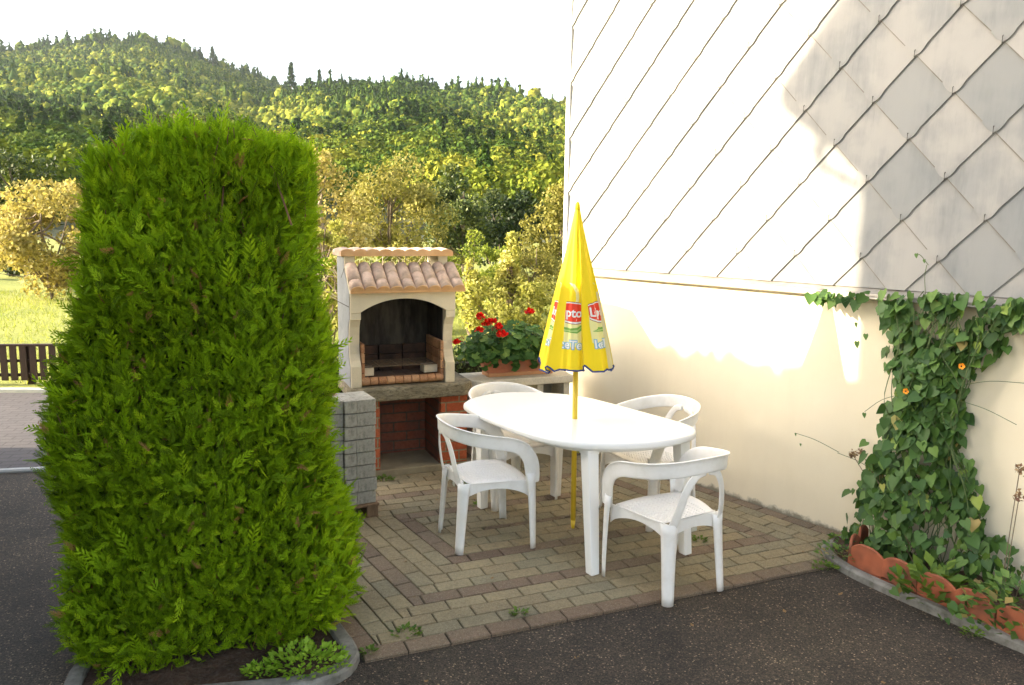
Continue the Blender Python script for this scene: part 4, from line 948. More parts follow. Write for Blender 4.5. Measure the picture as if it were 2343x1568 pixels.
# strip along the ledge
K = 230; xs_ = -.75+1.7*rng.random(K)**.75; tp = np.stack([xs_, -rng.uniform(0, .09, K), 1.50+rng.uniform(-.05, .085, K)*np.interp(xs_, [-.75, -.3, .2, .95], [.25, .7, 1, .8])], 1); kk_ = (np.sin(xs_*19)+np.sin(xs_*43+1) > -.9); P_ = np.concatenate([P_, tp[kk_]])
n_ = len(P_); nrm = np.stack([rng.normal(size=n_)*.45-.15, -np.ones(n_)*.9, rng.uniform(.0, .9, n_)], 1)+rng.normal(size=(n_, 3))*.25
d_ = np.stack([rng.normal(size=n_)*.6, rng.normal(size=n_)*.3-.2, -np.ones(n_)], 1)
d_ = d_-(d_*nrm).sum(1, keepdims=True)*nrm/(nrm*nrm).sum(1, keepdims=True)
M_VINE = leafmat('vine_leaf', [(0, (.035, .085, .022)), (.5, (.08, .165, .035)), (.88, (.16, .27, .05)), (.97, (.30, .38, .07)), (1, (.40, .30, .10))], .25, .5, .4)
scatter('leaves', HV, HF, P_, frames(d_, rng, nrm), rng.uniform(.036, .080, n_)*np.where(P_[:, 2] < .25, .85, 1), np.clip(rng.normal(.45, .24, n_), 0, 1), M_VINE, vine, smooth=False)
b = MB(); M_VST = simple('vine_stem', (.09, .13, .04), .8)
for i in range(26):
    x0_ = rng.uniform(-.25, .4); q = [(x0_+rng.normal()*.03, rng.uniform(-.12, .03), .0)]
    for z_ in np.arange(.2, 1.5, .18): q.append((np.clip(q[-1][0]+rng.normal()*.07, np.interp(z_, Zp, Lx), np.interp(z_, Zp, Rx)), rng.uniform(-.10, .04), z_))
    b.tube(spline(q, 3), .0028, 5)
for (xa, za, xb, zb) in ((-.18, .48, -.45, .55), (-.45, .55, -.74, .61), (-.25, .03, -.33, .12), (-.1, .98, -.30, .84), (-.02, 1.55, -.02, 1.72), (-.02, 1.72, -.08, 1.78), (.2, 1.08, .52, 1.15), (.52, 1.15, .70, 1.2), (.2, 1.0, .50, .93)):
    b.tube(spline([(xa, -.03, za), ((xa+xb)/2, -.06, (za+zb)/2+.02), (xb, -.05, zb)], 4), .0018, 5)
b.build('stems', M_VST, vine)
ex = np.array([(-.74, -.05, .61), (-.70, -.05, .55), (-.08, -.05, 1.78), (-.03, -.06, 1.75), (.70, -.06, 1.2), (.60, -.06, 1.10), (.63, -.05, .93), (.56, -.05, 1.22), (-.30, -.05, .83), (-.33, -.05, 1.3), (-.38, -.05, 1.25), (-.40, -.04, 1.36)])
scatter('tendril_leaves', HV, HF, ex, frames(np.tile([.1, -.1, -1.], (len(ex), 1)), rng, np.tile([-.2, -1., .3], (len(ex), 1))+rng.normal(size=(len(ex), 3))*.2), np.array([.02, .018, .025, .02, .02, .06, .075, .05, .03, .035, .04, .03]), np.full(len(ex), .5), M_VINE, vine)
M_ORA = simple('orange_petal', (.90, .33, .01), .6); M_BLK2 = simple('dark_eye', (.02, .006, .004), .8)
def flower(x, y, z, r_):
    b = MB(); e_ = MB()
    for k in range(5):
        a_ = 2*math.pi*k/5; pts = []
        for j in range(7):
            c_ = a_+(j-3)/3*.58; rr_ = r_*(1-.14*abs((j-3)/3)**2); pts.append((x+math.cos(c_)*rr_, y-.006-.002*(j % 2), z+math.sin(c_)*rr_))
        b.add([(x, y, z)]+pts, [(0, j, j+1) for j in range(1, 7)])
    b.build('flower', M_ORA, vine); e_.add([(x+math.cos(2*math.pi*k/10)*r_*.26, y-.010, z+math.sin(2*math.pi*k/10)*r_*.26) for k in range(10)], [tuple(range(10))]); e_.build('flower_eye', M_BLK2, bpy.data.objects['flower'] if False else vine)
for (px_, py_, Y_) in ((2201, 838, 4.02), (2073, 895, 4.28)):
    q = (Matrix.Translation(vine.location) @ Matrix.Rotation(HR, 4, 'Z')).inverted() @ pix(px_, py_, Y_); flower(q.x, q.y, q.z, .017)
# withered flower stalks rising from the bed
M_DRY = simple('dry_stalk', (.16, .12, .07), .9); M_DRYF = leafmat('dry_bloom', [(0, (.16, .08, .05)), (1, (.40, .27, .14))], .2)
dry = empty('withered_flower', wl(.98, -.30, 0), HR, 'withered brown flower heads on thin stalks at the right of the vine', 'plant')
b = MB(); hp = []
for (x, z, y) in ((.05, .62, -.02), (.16, .60, .02), (.02, .74, .04), (-.86, .60, .16), (-.91, .57, .16)):
    b.tube(spline([(x*.4, 0, 0), (x*.7, y*.5, z*.55), (x, y, z)], 5), .0025, 5); hp.append((x, y, z))
b.build('stalks', M_DRY, dry); 
for q in hp:
    h_ = np.array([q]*26)+rng.normal(size=(26, 3))*.011; scatter('flower_head', LEAF_V, LEAF_F, h_, frames(rng.normal(size=h_.shape), rng), rng.uniform(.015, .03, 26), rng.random(26), M_DRYF, dry)
# lower herbs in the bed
tp_ = wl(.75, -.55, .03)
h1 = tuft('bed_herb', 'pointed-leaf green herb low in the flower bed behind the edging', 'plant', tp_.x, tp_.y, .04, 90, .12, .22, .085, M_WEED, None, 61, .9)
tp_ = wl(.22, -.42, .03); tuft('bed_herb', 'dense small-leaved herb spilling over the first terracotta edging piece', 'plant', tp_.x, tp_.y, .04, 150, .12, .11, .032, M_VINE, None, 62, 1.2)
tp_ = wl(1.2, -.45, .03); tuft('bed_herb', 'grassy dark herb in the flower bed at the right photo edge', 'plant', tp_.x, tp_.y, .04, 300, .25, .30, .06, M_VINE, None, 63, .8)
for i, (px_, py_, lb) in enumerate([(2065, 1340, 'vine shoot with round leaves hanging over the stained edging piece'), (2185, 1400, 'vine shoot creeping over the kerb below the middle edging piece')]):
    q = pix(px_, py_, 1.0); s_ = (CAMH-.06)/(CAMH-q.z); rt_ = empty('vine_shoot', (q.x*s_, s_, .03), 0, lb, 'plant', 'vine shoots over the edging'); nn_ = 13
    pp = np.stack([rng.normal(size=nn_)*.045, rng.normal(size=nn_)*.03, rng.uniform(0, .11, nn_)], 1); scatter('leaves', HV, HF, pp, frames(np.stack([rng.normal(size=nn_)*.5, rng.normal(size=nn_)*.3-.4, -np.ones(nn_)*.5], 1), rng, np.tile([0, -.7, .8], (nn_, 1))+rng.normal(size=(nn_, 3))*.3), rng.uniform(.03, .055, nn_), np.clip(rng.normal(.55, .2, nn_), 0, 1), M_VINE, rt_)

# ------------------------------------------------------------------ fence at the left
M_FEN = simple('dark_stained_wood', (.030, .015, .010), .7, (.05, .024, .014), 14, (40, .4, .003), stretch=(8, 8, 1))
fz = -.03; fn = empty('slatted_fence', (-9.2, 8.60, fz), math.atan2(.12, 1.0), 'low dark brown vertical slatted fence along the meadow', 'fence')
b = MB()
for i in range(44): x = i*.108; b.box(x, x+.072, 0, .018, .055, .46)
b.build('slats', M_FEN, fn)
b = MB(); b.box(-.02, 4.76, .018, .045, .10, .135); b.build('rail', M_FEN, fn); b = MB(); b.box(-.02, 4.76, .018, .045, .27, .30); b.build('rail', M_FEN, fn)
b = MB(); b.box(-.02, 4.76, -.004, .055, .46, .485); b.build('cap_rail', M_FEN, fn)
for x in (.3, 1.9, 3.5, 4.7): b = MB(); b.box(x, x+.07, .046, .11, -.02, .46); b.build('post', M_FEN, fn)

# ------------------------------------------------------------------ trees and shrubs beyond
TREEM = {}
def tree(name, label, cat, px_, pbase_Y, top_py, wpx, n, leaf, mat, seed, crown_lo=.25, shape_='round', group=None, tmean=.5, clump=26, bright=None, dense=1.0, trunkm=None, depth=None, zb=-.03):
    rg = np.random.default_rng(seed); Y_ = pbase_Y; base = pix(px_, 700, Y_); top = pix(px_, top_py, Y_).z; hgt = top-zb; rad = wpx/2/1786*Y_
    root = empty(name, (base.x, Y_, zb), 0, label, cat, group)
    c0 = hgt*crown_lo; ch = hgt-c0; cz = c0+ch/2
    # clump centres
    K_ = clump; u = rg.normal(size=(K_, 3)); u /= np.linalg.norm(u, axis=1, keepdims=True); rr_ = rg.uniform(.35, .92, K_)**.7
    cc = u*rr_[:, None]*np.array([rad, (depth or rad*.9), ch/2]); zz = cc[:, 2]/(ch/2)
    if shape_ == 'cone': f_ = np.clip(.55-.45*zz, .12, 1); cc[:, 0] *= f_*1.2; cc[:, 1] *= f_*1.2
    if shape_ == 'egg': f_ = np.clip(1.0-.35*zz, .3, 1.2); cc[:, 0] *= f_; cc[:, 1] *= f_
    cc[:, 2] += cz
    cr = rg.uniform(.20, .36, K_)*min(rad, ch/2)*(1.25 if K_ < 20 else 1)
    ci = rg.integers(0, K_, n); g3 = rg.normal(size=(n, 3)); g3 /= np.linalg.norm(g3, axis=1, keepdims=True); gr_ = rg.uniform(.3, 1, n)**.5
    P_ = cc[ci]+g3*gr_[:, None]*cr[ci][:, None]*np.array([1.15, 1.15, .85]); P_ = P_[P_[:, 2] > .05]; ci = ci[:len(P_)]
    d_ = rg.normal(size=P_.shape)+np.array([0, 0, .15]); nr_ = g3[:len(P_)]*.6+rg.normal(size=P_.shape)*.7+np.array([0, 0, .5])
    ti_ = np.clip(rg.normal(tmean, .2, len(P_))+(rg.random(K_)[ci]-.5)*.3, 0, 1)
    scatter('crown', LEAF_V, LEAF_F, P_, frames(d_, rg, nr_), rg.uniform(.7, 1.3, len(P_))*leaf, ti_, mat, root)
    b = MB(); tr = max(.03, hgt*.018); tt_ = [Vector((0, 0, 0)), Vector((rg.normal()*.02*hgt, 0, c0*.7+.05)), Vector((rg.normal()*.03*hgt, 0, cz)), Vector((0, 0, hgt*.86))]
    sp_ = spline(tt_, 4); b.tube(sp_, [tr*(1-.8*i/(len(sp_)-1)) for i in range(len(sp_))], 7)
    for i in range(min(K_, 16)):
        st_ = sp_[int(len(sp_)*rg.uniform(.3, .8))]; e_ = Vector(cc[i]); md_ = (st_+e_)/2+Vector((0, 0, -.04*hgt)); b.tube(spline([st_, md_, e_], 3), [tr*.5, tr*.45, tr*.4, tr*.35, tr*.3, tr*.2, tr*.08], 5)
    b.build('trunk', trunkm or M_BARK, root); return root
M_BARK = simple('bark', (.12, .09, .06), .9, (.18, .14, .10), 10, (15, .6, .02)); M_BARKP = simple('pale_bark', (.35, .29, .22), .9, (.25, .2, .15), 10)
L_AUT = leafmat('autumn_leaf', [(0, (.13, .11, .03)), (.5, (.34, .285, .095)), (1, (.58, .50, .21))], .35, .7, .1)
L_OLV = leafmat('olive_leaf', [(0, (.10, .11, .025)), (.5, (.25, .23, .06)), (1, (.45, .40, .14))], .3, .7, .1)
L_DRK = leafmat('dark_leaf', [(0, (.015, .03, .008)), (.5, (.04, .065, .016)), (1, (.16, .19, .05))], .2)
L_MID = leafmat('mid_leaf', [(0, (.08, .12, .02)), (.5, (.20, .25, .04)), (1, (.42, .43, .09))], .35, .7, .1)
L_PALE = leafmat('pale_leaf', [(0, (.16, .18, .04)), (.5, (.38, .38, .10)), (1, (.62, .58, .22))], .35, .7, .1)
gt = 'garden trees beyond the patio'
tree('autumn_tree', 'golden autumn tree at the left behind the slatted fence', 'tree', 120, 19, 392, 350, 10000, .11, L_AUT, 1, .06, 'round', gt, .6, 34)
tree('autumn_tree', 'lower golden bush at the far left photo edge above the meadow', 'tree', -20, 21, 455, 240, 4200, .11, L_AUT, 2, .16, 'round', gt, .55, 24)
tree('leafy_tree', 'round pale-topped dark tree at the far left photo edge', 'tree', 45, 30, 338, 215, 7000, .17, L_DRK, 3, .1, 'round', gt, .65, 30)
tree('dark_bush', 'dark bushes at the left under the golden autumn tree', 'bush', 60, 26, 560, 380, 4200, .13, L_DRK, 4, .0, 'round', gt, .3, 20)
tree('autumn_tree', 'sparse golden autumn tree just right of the conifer shrub', 'tree', 755, 17, 330, 260, 5200, .095, L_AUT, 5, .22, 'round', gt, .62, 30, trunkm=M_BARKP)
tree('leafy_tree', 'broad olive-gold tree behind the barbecue roof', 'tree', 900, 24, 350, 250, 9000, .115, L_OLV, 6, .08, 'egg', gt, .55, 40)
tree('leafy_tree', 'dark green tree with lit tips between olive tree and wall', 'tree', 1062, 30, 376, 185, 8000, .14, L_DRK, 7, .1, 'round', gt, .6, 40)
tree('leafy_tree', 'near-black rounded tree behind the tall shrub spire', 'tree', 1165, 33, 432, 185, 5500, .16, L_DRK, 8, .05, 'round', gt, .2, 26)
tree('leafy_tree', 'grey-green tree touching the corner of the white cladding', 'tree', 1290, 20, 420, 190, 7000, .10, L_OLV, 9, .1, 'round', gt, .4, 34)
tree('orchard_tree', 'sunlit bushy apple tree with two spires behind the geranium', 'tree', 1155, 10.5, 610, 250, 9000, .055, L_PALE, 10, .22, 'round', gt, .5, 44, trunkm=M_BARKP)
tree('orchard_tree', 'tall narrow leafy spire above the apple tree', 'tree', 1168, 10.6, 488, 75, 1700, .06, L_PALE, 11, .35, 'cone', gt, .6, 22)
tree('orchard_tree', 'short narrow leafy spire left of the tall one', 'tree', 1073, 10.4, 572, 62, 1300, .055, L_PALE, 12, .35, 'cone', gt, .5, 16)
tree('orchard_tree', 'pale leafy bush seen right of the conifer, left of the barbecue', 'tree', 748, 11, 470, 110, 3800, .06, L_PALE, 13, .05, 'round', gt, .5, 26)
gb = 'bushes in the garden beyond'
for i, (px_, Y_, top_, w_, lm, tm, lb) in enumerate([(1070, 15, 525, 120, L_MID, .45, 'dome-shaped green bush left of the leafy spire'), (1140, 16, 530, 110, L_MID, .55, 'bright green dome bush behind the leafy spire'), (1225, 16, 540, 130, L_OLV, .45, 'brownish-tipped bush right of the leafy spire'),
        (1010, 17, 520, 120, L_OLV, .4, 'olive bush right of the barbecue chimney cap'), (930, 14, 545, 170, L_OLV, .4, 'dense bush seen above the barbecue chimney cap'), (845, 14, 560, 120, L_MID, .3, 'dark green bush behind the left of the chimney cap'), (760, 13, 560, 110, L_MID, .6, 'light green bush between conifer and chimney cap')]):
    tree('garden_bush', lb, 'bush', px_, Y_, top_, w_, 3200, .06, lm, 40+i, .0, 'round', gb, tm, 22)
# bare twiggy bush behind the chimney opening
tw = empty('bare_bush', (pix(880, 600, 9.5).x, 9.5, -.03), 0, 'bare twiggy pale bush seen through the barbecue chimney opening', 'bush'); b = MB(); rg = np.random.default_rng(6)
for i in range(130):
    a_ = rg.uniform(-1, 1); q0 = Vector((a_*.3, rg.normal()*.1, .8)); q1 = q0+Vector((a_*.3+rg.normal()*.12, rg.normal()*.1, rg.uniform(.25, .72))); q2 = q1+Vector((rg.normal()*.12, 0, rg.uniform(-.05, .16)))
    b.tube([Vector((0, 0, 0)), q0, (q0+q1)/2+Vector((rg.normal()*.03, 0, 0)), q1, q2], [.008, .006, .005, .004, .002], 4)
b.build('twigs', simple('pale_twig', (.36, .29, .22), .9), tw)
# low clipped hedge behind the barbecue and counter
def leafhedge(name, label, x0, y0, x1, y1, wd_, h, n, leaf, mat, seed, z0=-.03, zamp=.03, fl=0):
    rg = np.random.default_rng(seed); A_, B_ = np.array([x0, y0]), np.array([x1, y1]); L_ = np.linalg.norm(B_-A_); root = empty(name, (x0, y0, z0), math.atan2(y1-y0, x1-x0), label, 'hedge')
    x = rg.uniform(0, L_, n); f_ = rg.integers(0, 3, n); y = np.where(f_ == 0, -wd_/2, np.where(f_ == 1, wd_/2, rg.uniform(-wd_/2, wd_/2, n)))+rg.normal(size=n)*.02
    z = np.where(f_ == 2, h+rg.normal(size=n)*zamp, rg.uniform(0, h, n)); nr_ = np.stack([rg.normal(size=n)*.3, np.where(f_ == 0, -1, np.where(f_ == 1, 1, 0)), np.where(f_ == 2, 1., .3)], 1)
    z += zamp*(np.sin(x*9)+np.sin(x*23+1))*(f_ == 2)
    d_ = rg.normal(size=(n, 3))*.6+np.array([0, 0, .8]); scatter('foliage', LEAF_V, LEAF_F, np.stack([x, y, z], 1), frames(d_, rg, nr_+rg.normal(size=(n, 3))*.5), rg.uniform(.7, 1.4, n)*leaf, np.clip(rg.normal(.45, .25, n), 0, 1), mat, root)
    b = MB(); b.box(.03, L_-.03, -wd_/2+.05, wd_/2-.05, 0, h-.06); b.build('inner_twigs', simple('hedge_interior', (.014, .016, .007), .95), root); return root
leafhedge('low_hedge', 'low clipped dark hedge behind the barbecue and counter', -3.2, 6.9, 1.2, 8.4, .5, .64, 16000, .035, L_DRK, 5)
# rough grass of the sunlit meadow
rg = np.random.default_rng(15); n = 26000; x = rg.uniform(-15, 1.5, n); y = rg.uniform(8.95, 21, n); dx_ = np.stack([x, y, np.full(n, -.03)], 1)
kp_ = (x > -.72*y-1); kp_ &= ~((x > -2.9) & (y < 9.3)); dx_ = dx_[kp_]; n = len(dx_)
M_GR = leafmat('grass_blade', [(0, (.16, .21, .025)), (.6, (.28, .32, .05)), (1, (.46, .46, .12))], .4)
g_ = scatter('meadow_grass', np.array([[-.06, 0, 0], [.06, 0, 0], [0, 1, .15]]), np.array([[0, 1, 2]]), dx_, frames(rg.normal(size=(n, 3))*.45+np.array([0, 0, 1.]), rg), rg.uniform(.05, .13, n), rg.random(n), M_GR); tag(g_, 'short sunlit grass of the meadow', 'grass', kind='stuff')

# ------------------------------------------------------------------ wooded hills
def tanel(py_, px_):
    q = pix(px_, py_, 1.0); return (q.z-CAMH)/math.hypot(q.x, 1), math.atan2(q.x, 1)
def prof_(pts):
    a_ = [tanel(y, x) for x, y in pts]; return [q[1] for q in a_], [q[0] for q in a_]
A1, E1_ = prof_([(-400, 130), (-150, 118), (0, 103), (120, 98), (250, 88), (330, 90), (400, 103), (480, 132), (560, 155), (650, 196), (760, 235), (900, 290), (1100, 360), (1600, 460)])
A2, E2_ = prof_([(-400, 480), (100, 420), (300, 345), (460, 275), (600, 228), (700, 200), (800, 182), (920, 168), (1000, 182), (1060, 197), (1150, 202), (1220, 213), (1290, 230), (1500, 262), (1900, 330)])
R1_, R2_ = 1250., 760.
E1_ = [e-.0095 for e in E1_]; E2_ = [e-.0145 for e in E2_]
def hillz(a_, r_):
    e1 = np.interp(a_, A1, E1_); e2 = np.interp(a_, A2, E2_)
    def s(t_): t_ = np.clip(t_, 0, 1); return t_*t_*(3-2*t_)
    def rise(r, R_, e): tt_ = np.clip((r-90)/(R_-90), 0, 1.0); up_ = tt_**1.35; dn = np.clip((r-R_)/(R_*.5), 0, 1); return R_*e*up_*(1-.35*dn)
    h1 = rise(r_, R1_, e1); h2 = rise(r_, R2_, e2); h2 = h2*(1-s((r_-R2_)/(R2_*.5))*.9)
    und = 5*np.sin(a_*26+r_*.011)*np.clip((r_-150)/300, 0, 1)+3*np.sin(a_*61-r_*.02)*np.clip((r_-150)/300, 0, 1)
    return np.maximum(h1, h2)*1.0+und*np.clip(1.0-np.abs(r_-R2_)/80, 0, 1)*0+und*.6
na, nr = 150, 90; aa = np.linspace(-1.05, .75, na); rr = 90+np.linspace(0, 1, nr)**1.2*(1680-90)
AA, RR = np.meshgrid(aa, rr, indexing='ij'); ZZ = hillz(AA, RR)-.2; ZZ[:, 0] = -.1
V = np.stack([np.sin(AA)*RR, np.cos(AA)*RR, ZZ], -1).reshape(-1, 3); ii, jj = np.meshgrid(np.arange(na-1), np.arange(nr-1), indexing='ij'); i0 = (ii*nr+jj).ravel(); F = np.stack([i0, i0+nr, i0+nr+1, i0+1], 1)
M_HILL = simple('forest_floor', (.03, .04, .012), .95, (.06, .065, .02), .02)
tag(npmesh('hills', V, F, np.zeros(len(F)), M_HILL, smooth=True), kind='structure')
# forest: crowns as leaf-cluster lumps, one mass
rg = np.random.default_rng(31)
L_FOR = leafmat('forest_leaf', [(0, (.024, .050, .012)), (.3, (.048, .090, .015)), (.55, (.105, .145, .018)), (.8, (.175, .20, .024)), (1, (.27, .265, .036))], .10, .8, .03)
def cand(n, r0, r1, a0=-.82, a1=.36):
    n = int(n*1.28)
    a_ = rg.uniform(a0, a1, n); r_ = np.sqrt(rg.uniform(r0*r0, r1*r1, n)); return a_, r_
def crowns(a_, r_, conif, scale_, nf, name_t):
    n = len(a_); z_ = hillz(a_, r_)-1; H_ = scale_*rg.uniform(.75, 1.25, n)*np.where(conif, 1.25, 1.0); W_ = H_*np.where(conif, .20, .42)*rg.uniform(.8, 1.2, n)
    u = rg.normal(size=(n, nf, 3)); u /= np.linalg.norm(u, axis=2, keepdims=True); u[:, :, 2] = np.where(rg.random((n, nf)) < .75, np.abs(u[:, :, 2]), u[:, :, 2])
    hh = (u[:, :, 2]+1)/2; taper = np.where(conif[:, None], (1.08-hh)*1.5, 1.0); lump = 1+.18*np.sin(u[:, :, 0]*7+u[:, :, 2]*5+rg.uniform(0, 6, (n, 1)))
    P_ = np.stack([u[:, :, 0]*W_[:, None]*taper*lump, u[:, :, 1]*W_[:, None]*taper*lump, (.12+.88*hh)*H_[:, None]], 2)
    P_[:, :, 0] += (np.sin(a_)*r_)[:, None]; P_[:, :, 1] += (np.cos(a_)*r_)[:, None]; P_[:, :, 2] += z_[:, None]
    nr_ = u*np.where(conif[:, None, None], np.array([1, 1, .6]), 1.)+rg.normal(size=u.shape)*.22; nr_ = nr_.reshape(-1, 3); d_ = rg.normal(size=nr_.shape); fr_ = frames(d_, rg, nr_)
    base_t = np.where(conif, rg.normal(.22, .13, n), rg.normal(.58, .20, n))
    # stands: species patches
    base_t += .12*np.sin(a_*17+1)+.10*np.sin(r_*.017+a_*9)
    ti_ = np.clip(base_t[:, None]+rg.normal(size=(n, nf))*.05, 0, 1).ravel(); ls = (H_*(.62 if True else 1)/math.sqrt(nf)*1.9)[:, None]*rg.uniform(.7, 1.3, (n, nf))
    return P_.reshape(-1, 3), fr_, ls.ravel(), ti_
def crown_template(conif, k):
    rg2 = np.random.default_rng(100+k); bm = bmesh.new()
    if conif:
        bmesh.ops.create_cone(bm, cap_ends=True, segments=7, radius1=1, radius2=.02, depth=1); bmesh.ops.subdivide_edges(bm, edges=[e for e in bm.edges if abs(e.verts[0].co.z-e.verts[1].co.z) > .1], cuts=3)
        bmesh.ops.triangulate(bm, faces=bm.faces[:]); v = np.array([q.co[:] for q in bm.verts]); v[:, 2] += .5
        lv = np.round(v[:, 2]*4).astype(int); sc_ = 1+.35*np.where(lv % 2 == 0, .5, -.5)+rg2.normal(size=len(v))*.16; v[:, 0] *= sc_; v[:, 1] *= sc_; v[:, 2] += rg2.normal(size=len(v))*.03
    else:
        bmesh.ops.create_icosphere(bm, subdivisions=2, radius=1); v = np.array([q.co[:] for q in bm.verts]); c_ = rg2.normal(size=(6, 3)); c_ /= np.linalg.norm(c_, axis=1, keepdims=True)
        d_ = np.max(v@c_.T, 1); v *= (.62+.44*np.clip((d_-.5)/.5, 0, 1)**.7+rg2.normal(size=len(v))*.11)[:, None]; v[:, 2] = v[:, 2]*.5+.5
    f = np.array([[q.index for q in fc.verts] for fc in bm.faces]); bm.free(); return v, f
Vs, Fs, Ts, nv = [], [], [], 0
def addc(V_, F_, T_):
    global nv
    Vs.append(V_); Fs.append(F_+nv); Ts.append(T_); nv += len(V_)
RV = np.array([[0, -.5, 0], [.45, 0, .1], [0, .55, 0], [-.45, 0, .1]])
for (n, r0, r1, sc_, nf) in ((520, 110, 230, 9, 260), (2800, 230, 430, 10, 90), (11500, 430, 820, 9.5, 0), (16500, 800, 1290, 10.5, 0), (260, 735, 772, 15, 0), (420, 1215, 1262, 18, 0)):
    a_, r_ = cand(n, r0, r1); n = len(a_); cp = .42+.38*np.sin(a_*13+r_*.006)+.2*np.sin(a_*31+r_*.012); cf_ = rg.random(n) < cp*np.clip((r_-200)/400, .15, 1)
    q = tanel(268, 800); clr = (np.abs(a_-q[1]) < .022) & (np.abs(r_-560) < 26); a_, r_, cf_ = a_[~clr], r_[~clr], cf_[~clr]; n = len(a_)
    if sc_ > 14: cf_[:] = rg.random(n) < .75
    if nf:
        P_, fr_, ls, ti_ = crowns(a_, r_, cf_, sc_, nf, ''); V_ = (np.einsum('nki,nij->nkj', RV[None]*ls[:, None, None], fr_)+P_[:, None, :]).reshape(-1, 3)
        addc(V_, (LEAF_F[None]+(np.arange(len(P_))*4)[:, None, None]).reshape(-1, 3), np.repeat(ti_, 2)); continue
    z_ = hillz(a_, r_)-1.2; H_ = sc_*rg.uniform(.65, 1.35, n)*np.where(cf_, 1.15, 1.0); W_ = H_*np.where(cf_, .25, .36)*rg.uniform(.8, 1.25, n)
    bt = np.where(cf_, rg.normal(.24, .12, n), rg.normal(.62, .20, n))+.12*np.sin(a_*17+1)+.12*np.sin(r_*.017+a_*9); bt = np.clip(bt, 0, 1); var = rg.integers(0, 6, n); rot = rg.uniform(0, 6.283, n)
    nf2 = 9; u = rg.normal(size=(n, nf2, 3)); u /= np.linalg.norm(u, axis=2, keepdims=True); u[:, :, 2] = np.abs(u[:, :, 2])*1.0; hh = (u[:, :, 2]*.5+.5); tp2 = np.where(cf_[:, None], (1.1-hh)*1.3, .95)
    P_ = np.stack([u[:, :, 0]*W_[:, None]*tp2+(np.sin(a_)*r_)[:, None], u[:, :, 1]*W_[:, None]*tp2+(np.cos(a_)*r_)[:, None], hh*H_[:, None]+z_[:, None]], 2).reshape(-1, 3)
    fr_ = frames(rg.normal(size=P_.shape), rg, u.reshape(-1, 3)+rg.normal(size=P_.shape)*.55); ls = np.repeat(H_*.17, nf2)*rg.uniform(.6, 1.4, n*nf2)
    V_ = (np.einsum('nki,nij->nkj', RV[None]*ls[:, None, None], fr_)+P_[:, None, :]).reshape(-1, 3); addc(V_, (LEAF_F[None]+(np.arange(len(P_))*4)[:, None, None]).reshape(-1, 3), np.clip(np.repeat(bt, nf2*2)+rg.normal(size=n*nf2*2)*.12, 0, 1))
    for cc_ in (False, True):
        for k in range(6):
            m_ = (cf_ == cc_) & (var == k)
            if not m_.any(): continue
            tv, tf2 = crown_template(cc_, k); c_, s_ = np.cos(rot[m_])[:, None], np.sin(rot[m_])[:, None]
            X = (tv[None, :, 0]*c_-tv[None, :, 1]*s_)*W_[m_][:, None]+(np.sin(a_[m_])*r_[m_])[:, None]; Y_ = (tv[None, :, 0]*s_+tv[None, :, 1]*c_)*W_[m_][:, None]+(np.cos(a_[m_])*r_[m_])[:, None]; Z_ = tv[None, :, 2]*H_[m_][:, None]+z_[m_][:, None]
            V_ = np.stack([X, Y_, Z_], 2).reshape(-1, 3); nm_ = m_.sum(); addc(V_, (tf2[None]+(np.arange(nm_)*len(tv))[:, None, None]).reshape(-1, 3), np.clip(np.repeat(bt[m_], len(tf2))+rg.normal(size=nm_*len(tf2))*.15, 0, 1))
tag(npmesh('forest', np.concatenate(Vs), np.concatenate(Fs), np.concatenate(Ts), L_FOR, smooth=False), 'mixed forest of conifers and broadleaf trees covering the hills', 'forest', kind='stuff')
# trees one can tell apart on the ridge and at the clearing
def fartree(name, label, px_, top_py, r_, hgt, wid, conif, tm, seed):
    global rg
    q = tanel(top_py, px_); a0 = np.array([q[1]]); hgt *= 1.35; z0 = r_*q[0]+CAMH-hgt; root = empty(name, (math.sin(q[1])*r_, math.cos(q[1])*r_, z0), 0, label, 'tree'); rg = np.random.default_rng(seed); n = 420
    h = rg.random(n); w_ = wid*((1.05-h)*np.where((h*7) % 1 < .5, 1, .75) if conif else np.sqrt(np.clip(1-(2*h-1)**2, 0, 1))); t_ = rg.uniform(0, 6.283, n); P_ = np.stack([np.cos(t_)*w_*rg.random(n)**.4, np.sin(t_)*w_, (.15+.85*h)*hgt], 1)
    scatter('crown', LEAF_V, LEAF_F, P_, frames(rg.normal(size=(n, 3)), rg), np.full(n, hgt*.10), np.clip(rg.normal(tm, .1, n), 0, 1), L_FOR, root); b = MB(); b.tube([(0, 0, -3), (0, 0, hgt*.9)], [hgt*.02, hgt*.005], 6); b.build('trunk', M_BARK, root)
fartree('tall_conifer', 'tallest dark conifer standing on the saddle of the ridge', 665, 145, 900, 22, 5.5, True, .15, 1)
fartree('tall_conifer', 'slim conifer on the ridge just left of the highest right peak', 730, 160, 880, 16, 4, True, .2, 2)
fartree('tall_conifer', 'dark conifer silhouette on the left hill shoulder', 485, 108, 1200, 20, 6, True, .12, 3)
fartree('poplar_tree', 'lone slender tree beside the small clearing on the hill', 757, 236, 560, 14, 3, False, .6, 4)
fartree('yellow_tree', 'broad yellow-green tree right of the small hillside clearing', 868, 240, 540, 16, 9, False, .95, 5)

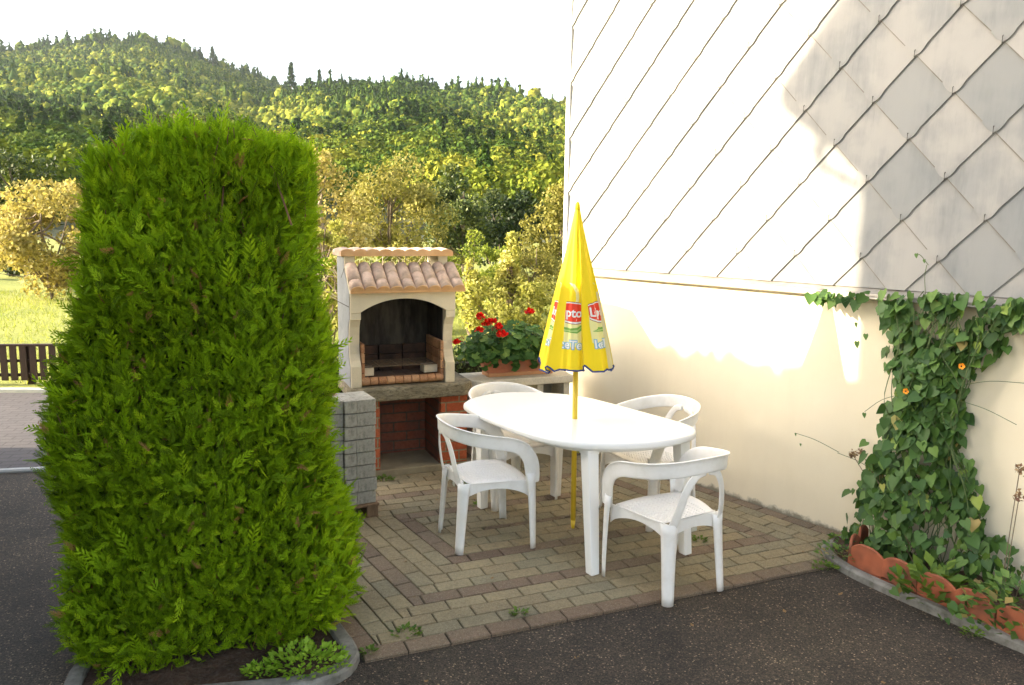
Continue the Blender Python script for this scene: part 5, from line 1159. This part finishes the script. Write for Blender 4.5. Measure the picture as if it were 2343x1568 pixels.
# ------------------------------------------------------------------ things left of the frame whose shade falls on the patio
HZ_ = Vector((-SUN.x, -SUN.y, 0)).normalized(); TAN = SUN.z/math.hypot(SUN.x, SUN.y)
def back(s_, D_): q = Vector((2.13-.612*s_, 4.706+.791*s_, 0))-HZ_*D_; return q
D_ = 7.6; a_, b_ = back(2.42, D_), back(-4.2, D_)
th_h = .80+TAN*D_
lh = leafhedge('tall_hedge', 'tall clipped hedge at the left border of the yard, outside the photo', a_.x, a_.y, b_.x, b_.y, .7, th_h, 60000, .085, L_DRK, 8, zamp=.028)
# neighbouring house: gable end towards the sun path
Dn = 8.6; e0 = back(0, Dn); hz_ang = math.atan2(HZ_.y, HZ_.x)
nh = empty('neighbour_house', (e0.x, e0.y, 0), 0, 'neighbouring house with steep roof and gutter outside the photo at the left', 'house')
WDv = Vector((-.612, .791, 0)); up_z = TAN*Dn
def npnt(s_, z_, ext): q = WDv*s_-HZ_*ext; return (q.x, q.y, z_+up_z)
def extr(poly, e_0, e_1, name, mat):
    b = MB(); n = len(poly); v = [npnt(s_, z_, e_0) for s_, z_ in poly]+[npnt(s_, z_, e_1) for s_, z_ in poly]; b.add(v, [tuple(range(n)), tuple(range(n, 2*n))]+[(i, (i+1) % n, n+(i+1) % n, n+i) for i in range(n)]); return b.build(name, mat, nh)
extr([(.03, -up_z), (.03, 2.16), (-.60, 3.9), (-4.0, 3.9), (-4.0, -up_z)], 0, 5, 'wall', M_REND)
extr([(.37, 2.46), (.66, 2.70), (.66, 2.78), (-3.0, 7.6), (-6.0, 3.7), (-5.8, 3.5), (-3.0, 7.3), (-.5, 3.9), (.03, 2.10), (.04, 2.20), (.27, 2.41)], -.03, .03, 'barge_board', M_RTILE)
extr([(.0, 2.2), (.0, 3.4), (-3.0, 7.2), (-6.0, 3.7), (-5.8, 3.5), (-3.0, 6.9), (-.4, 3.5)], .121, 5, 'roof', M_RTILE)
extr([(.30, 2.36), (.40, 2.36), (.40, 2.42), (.30, 2.42)], -.06, .02, 'gutter', M_ZINC)
b = MB(); b.tube([npnt(.335, 2.38, -.06), npnt(.335, 2.27, -.06), npnt(.03, 2.12, -.06), npnt(.0, 1.2, -.06), npnt(.0, -up_z, -.06)], .026, 8); b.build('downpipe', M_ZINC, nh)

# ------------------------------------------------------------------ air between here and the hills
m = bpy.data.materials.new('haze_air'); m.use_nodes = True; t = m.node_tree; t.nodes.clear()
ou = t.nodes.new('ShaderNodeOutputMaterial'); pv_ = t.nodes.new('ShaderNodeVolumePrincipled'); pv_.inputs['Color'].default_value = (.80, .88, .96, 1); pv_.inputs['Density'].default_value = .00005; pv_.inputs['Anisotropy'].default_value = .2
t.links.new(pv_.outputs[0], ou.inputs['Volume'])
b = MB(); b.box(-1620, 1620, -80, 1720, -1.2, 330); tag(b.build('haze', m), 'thin pale haze over the valley', 'haze', kind='stuff')
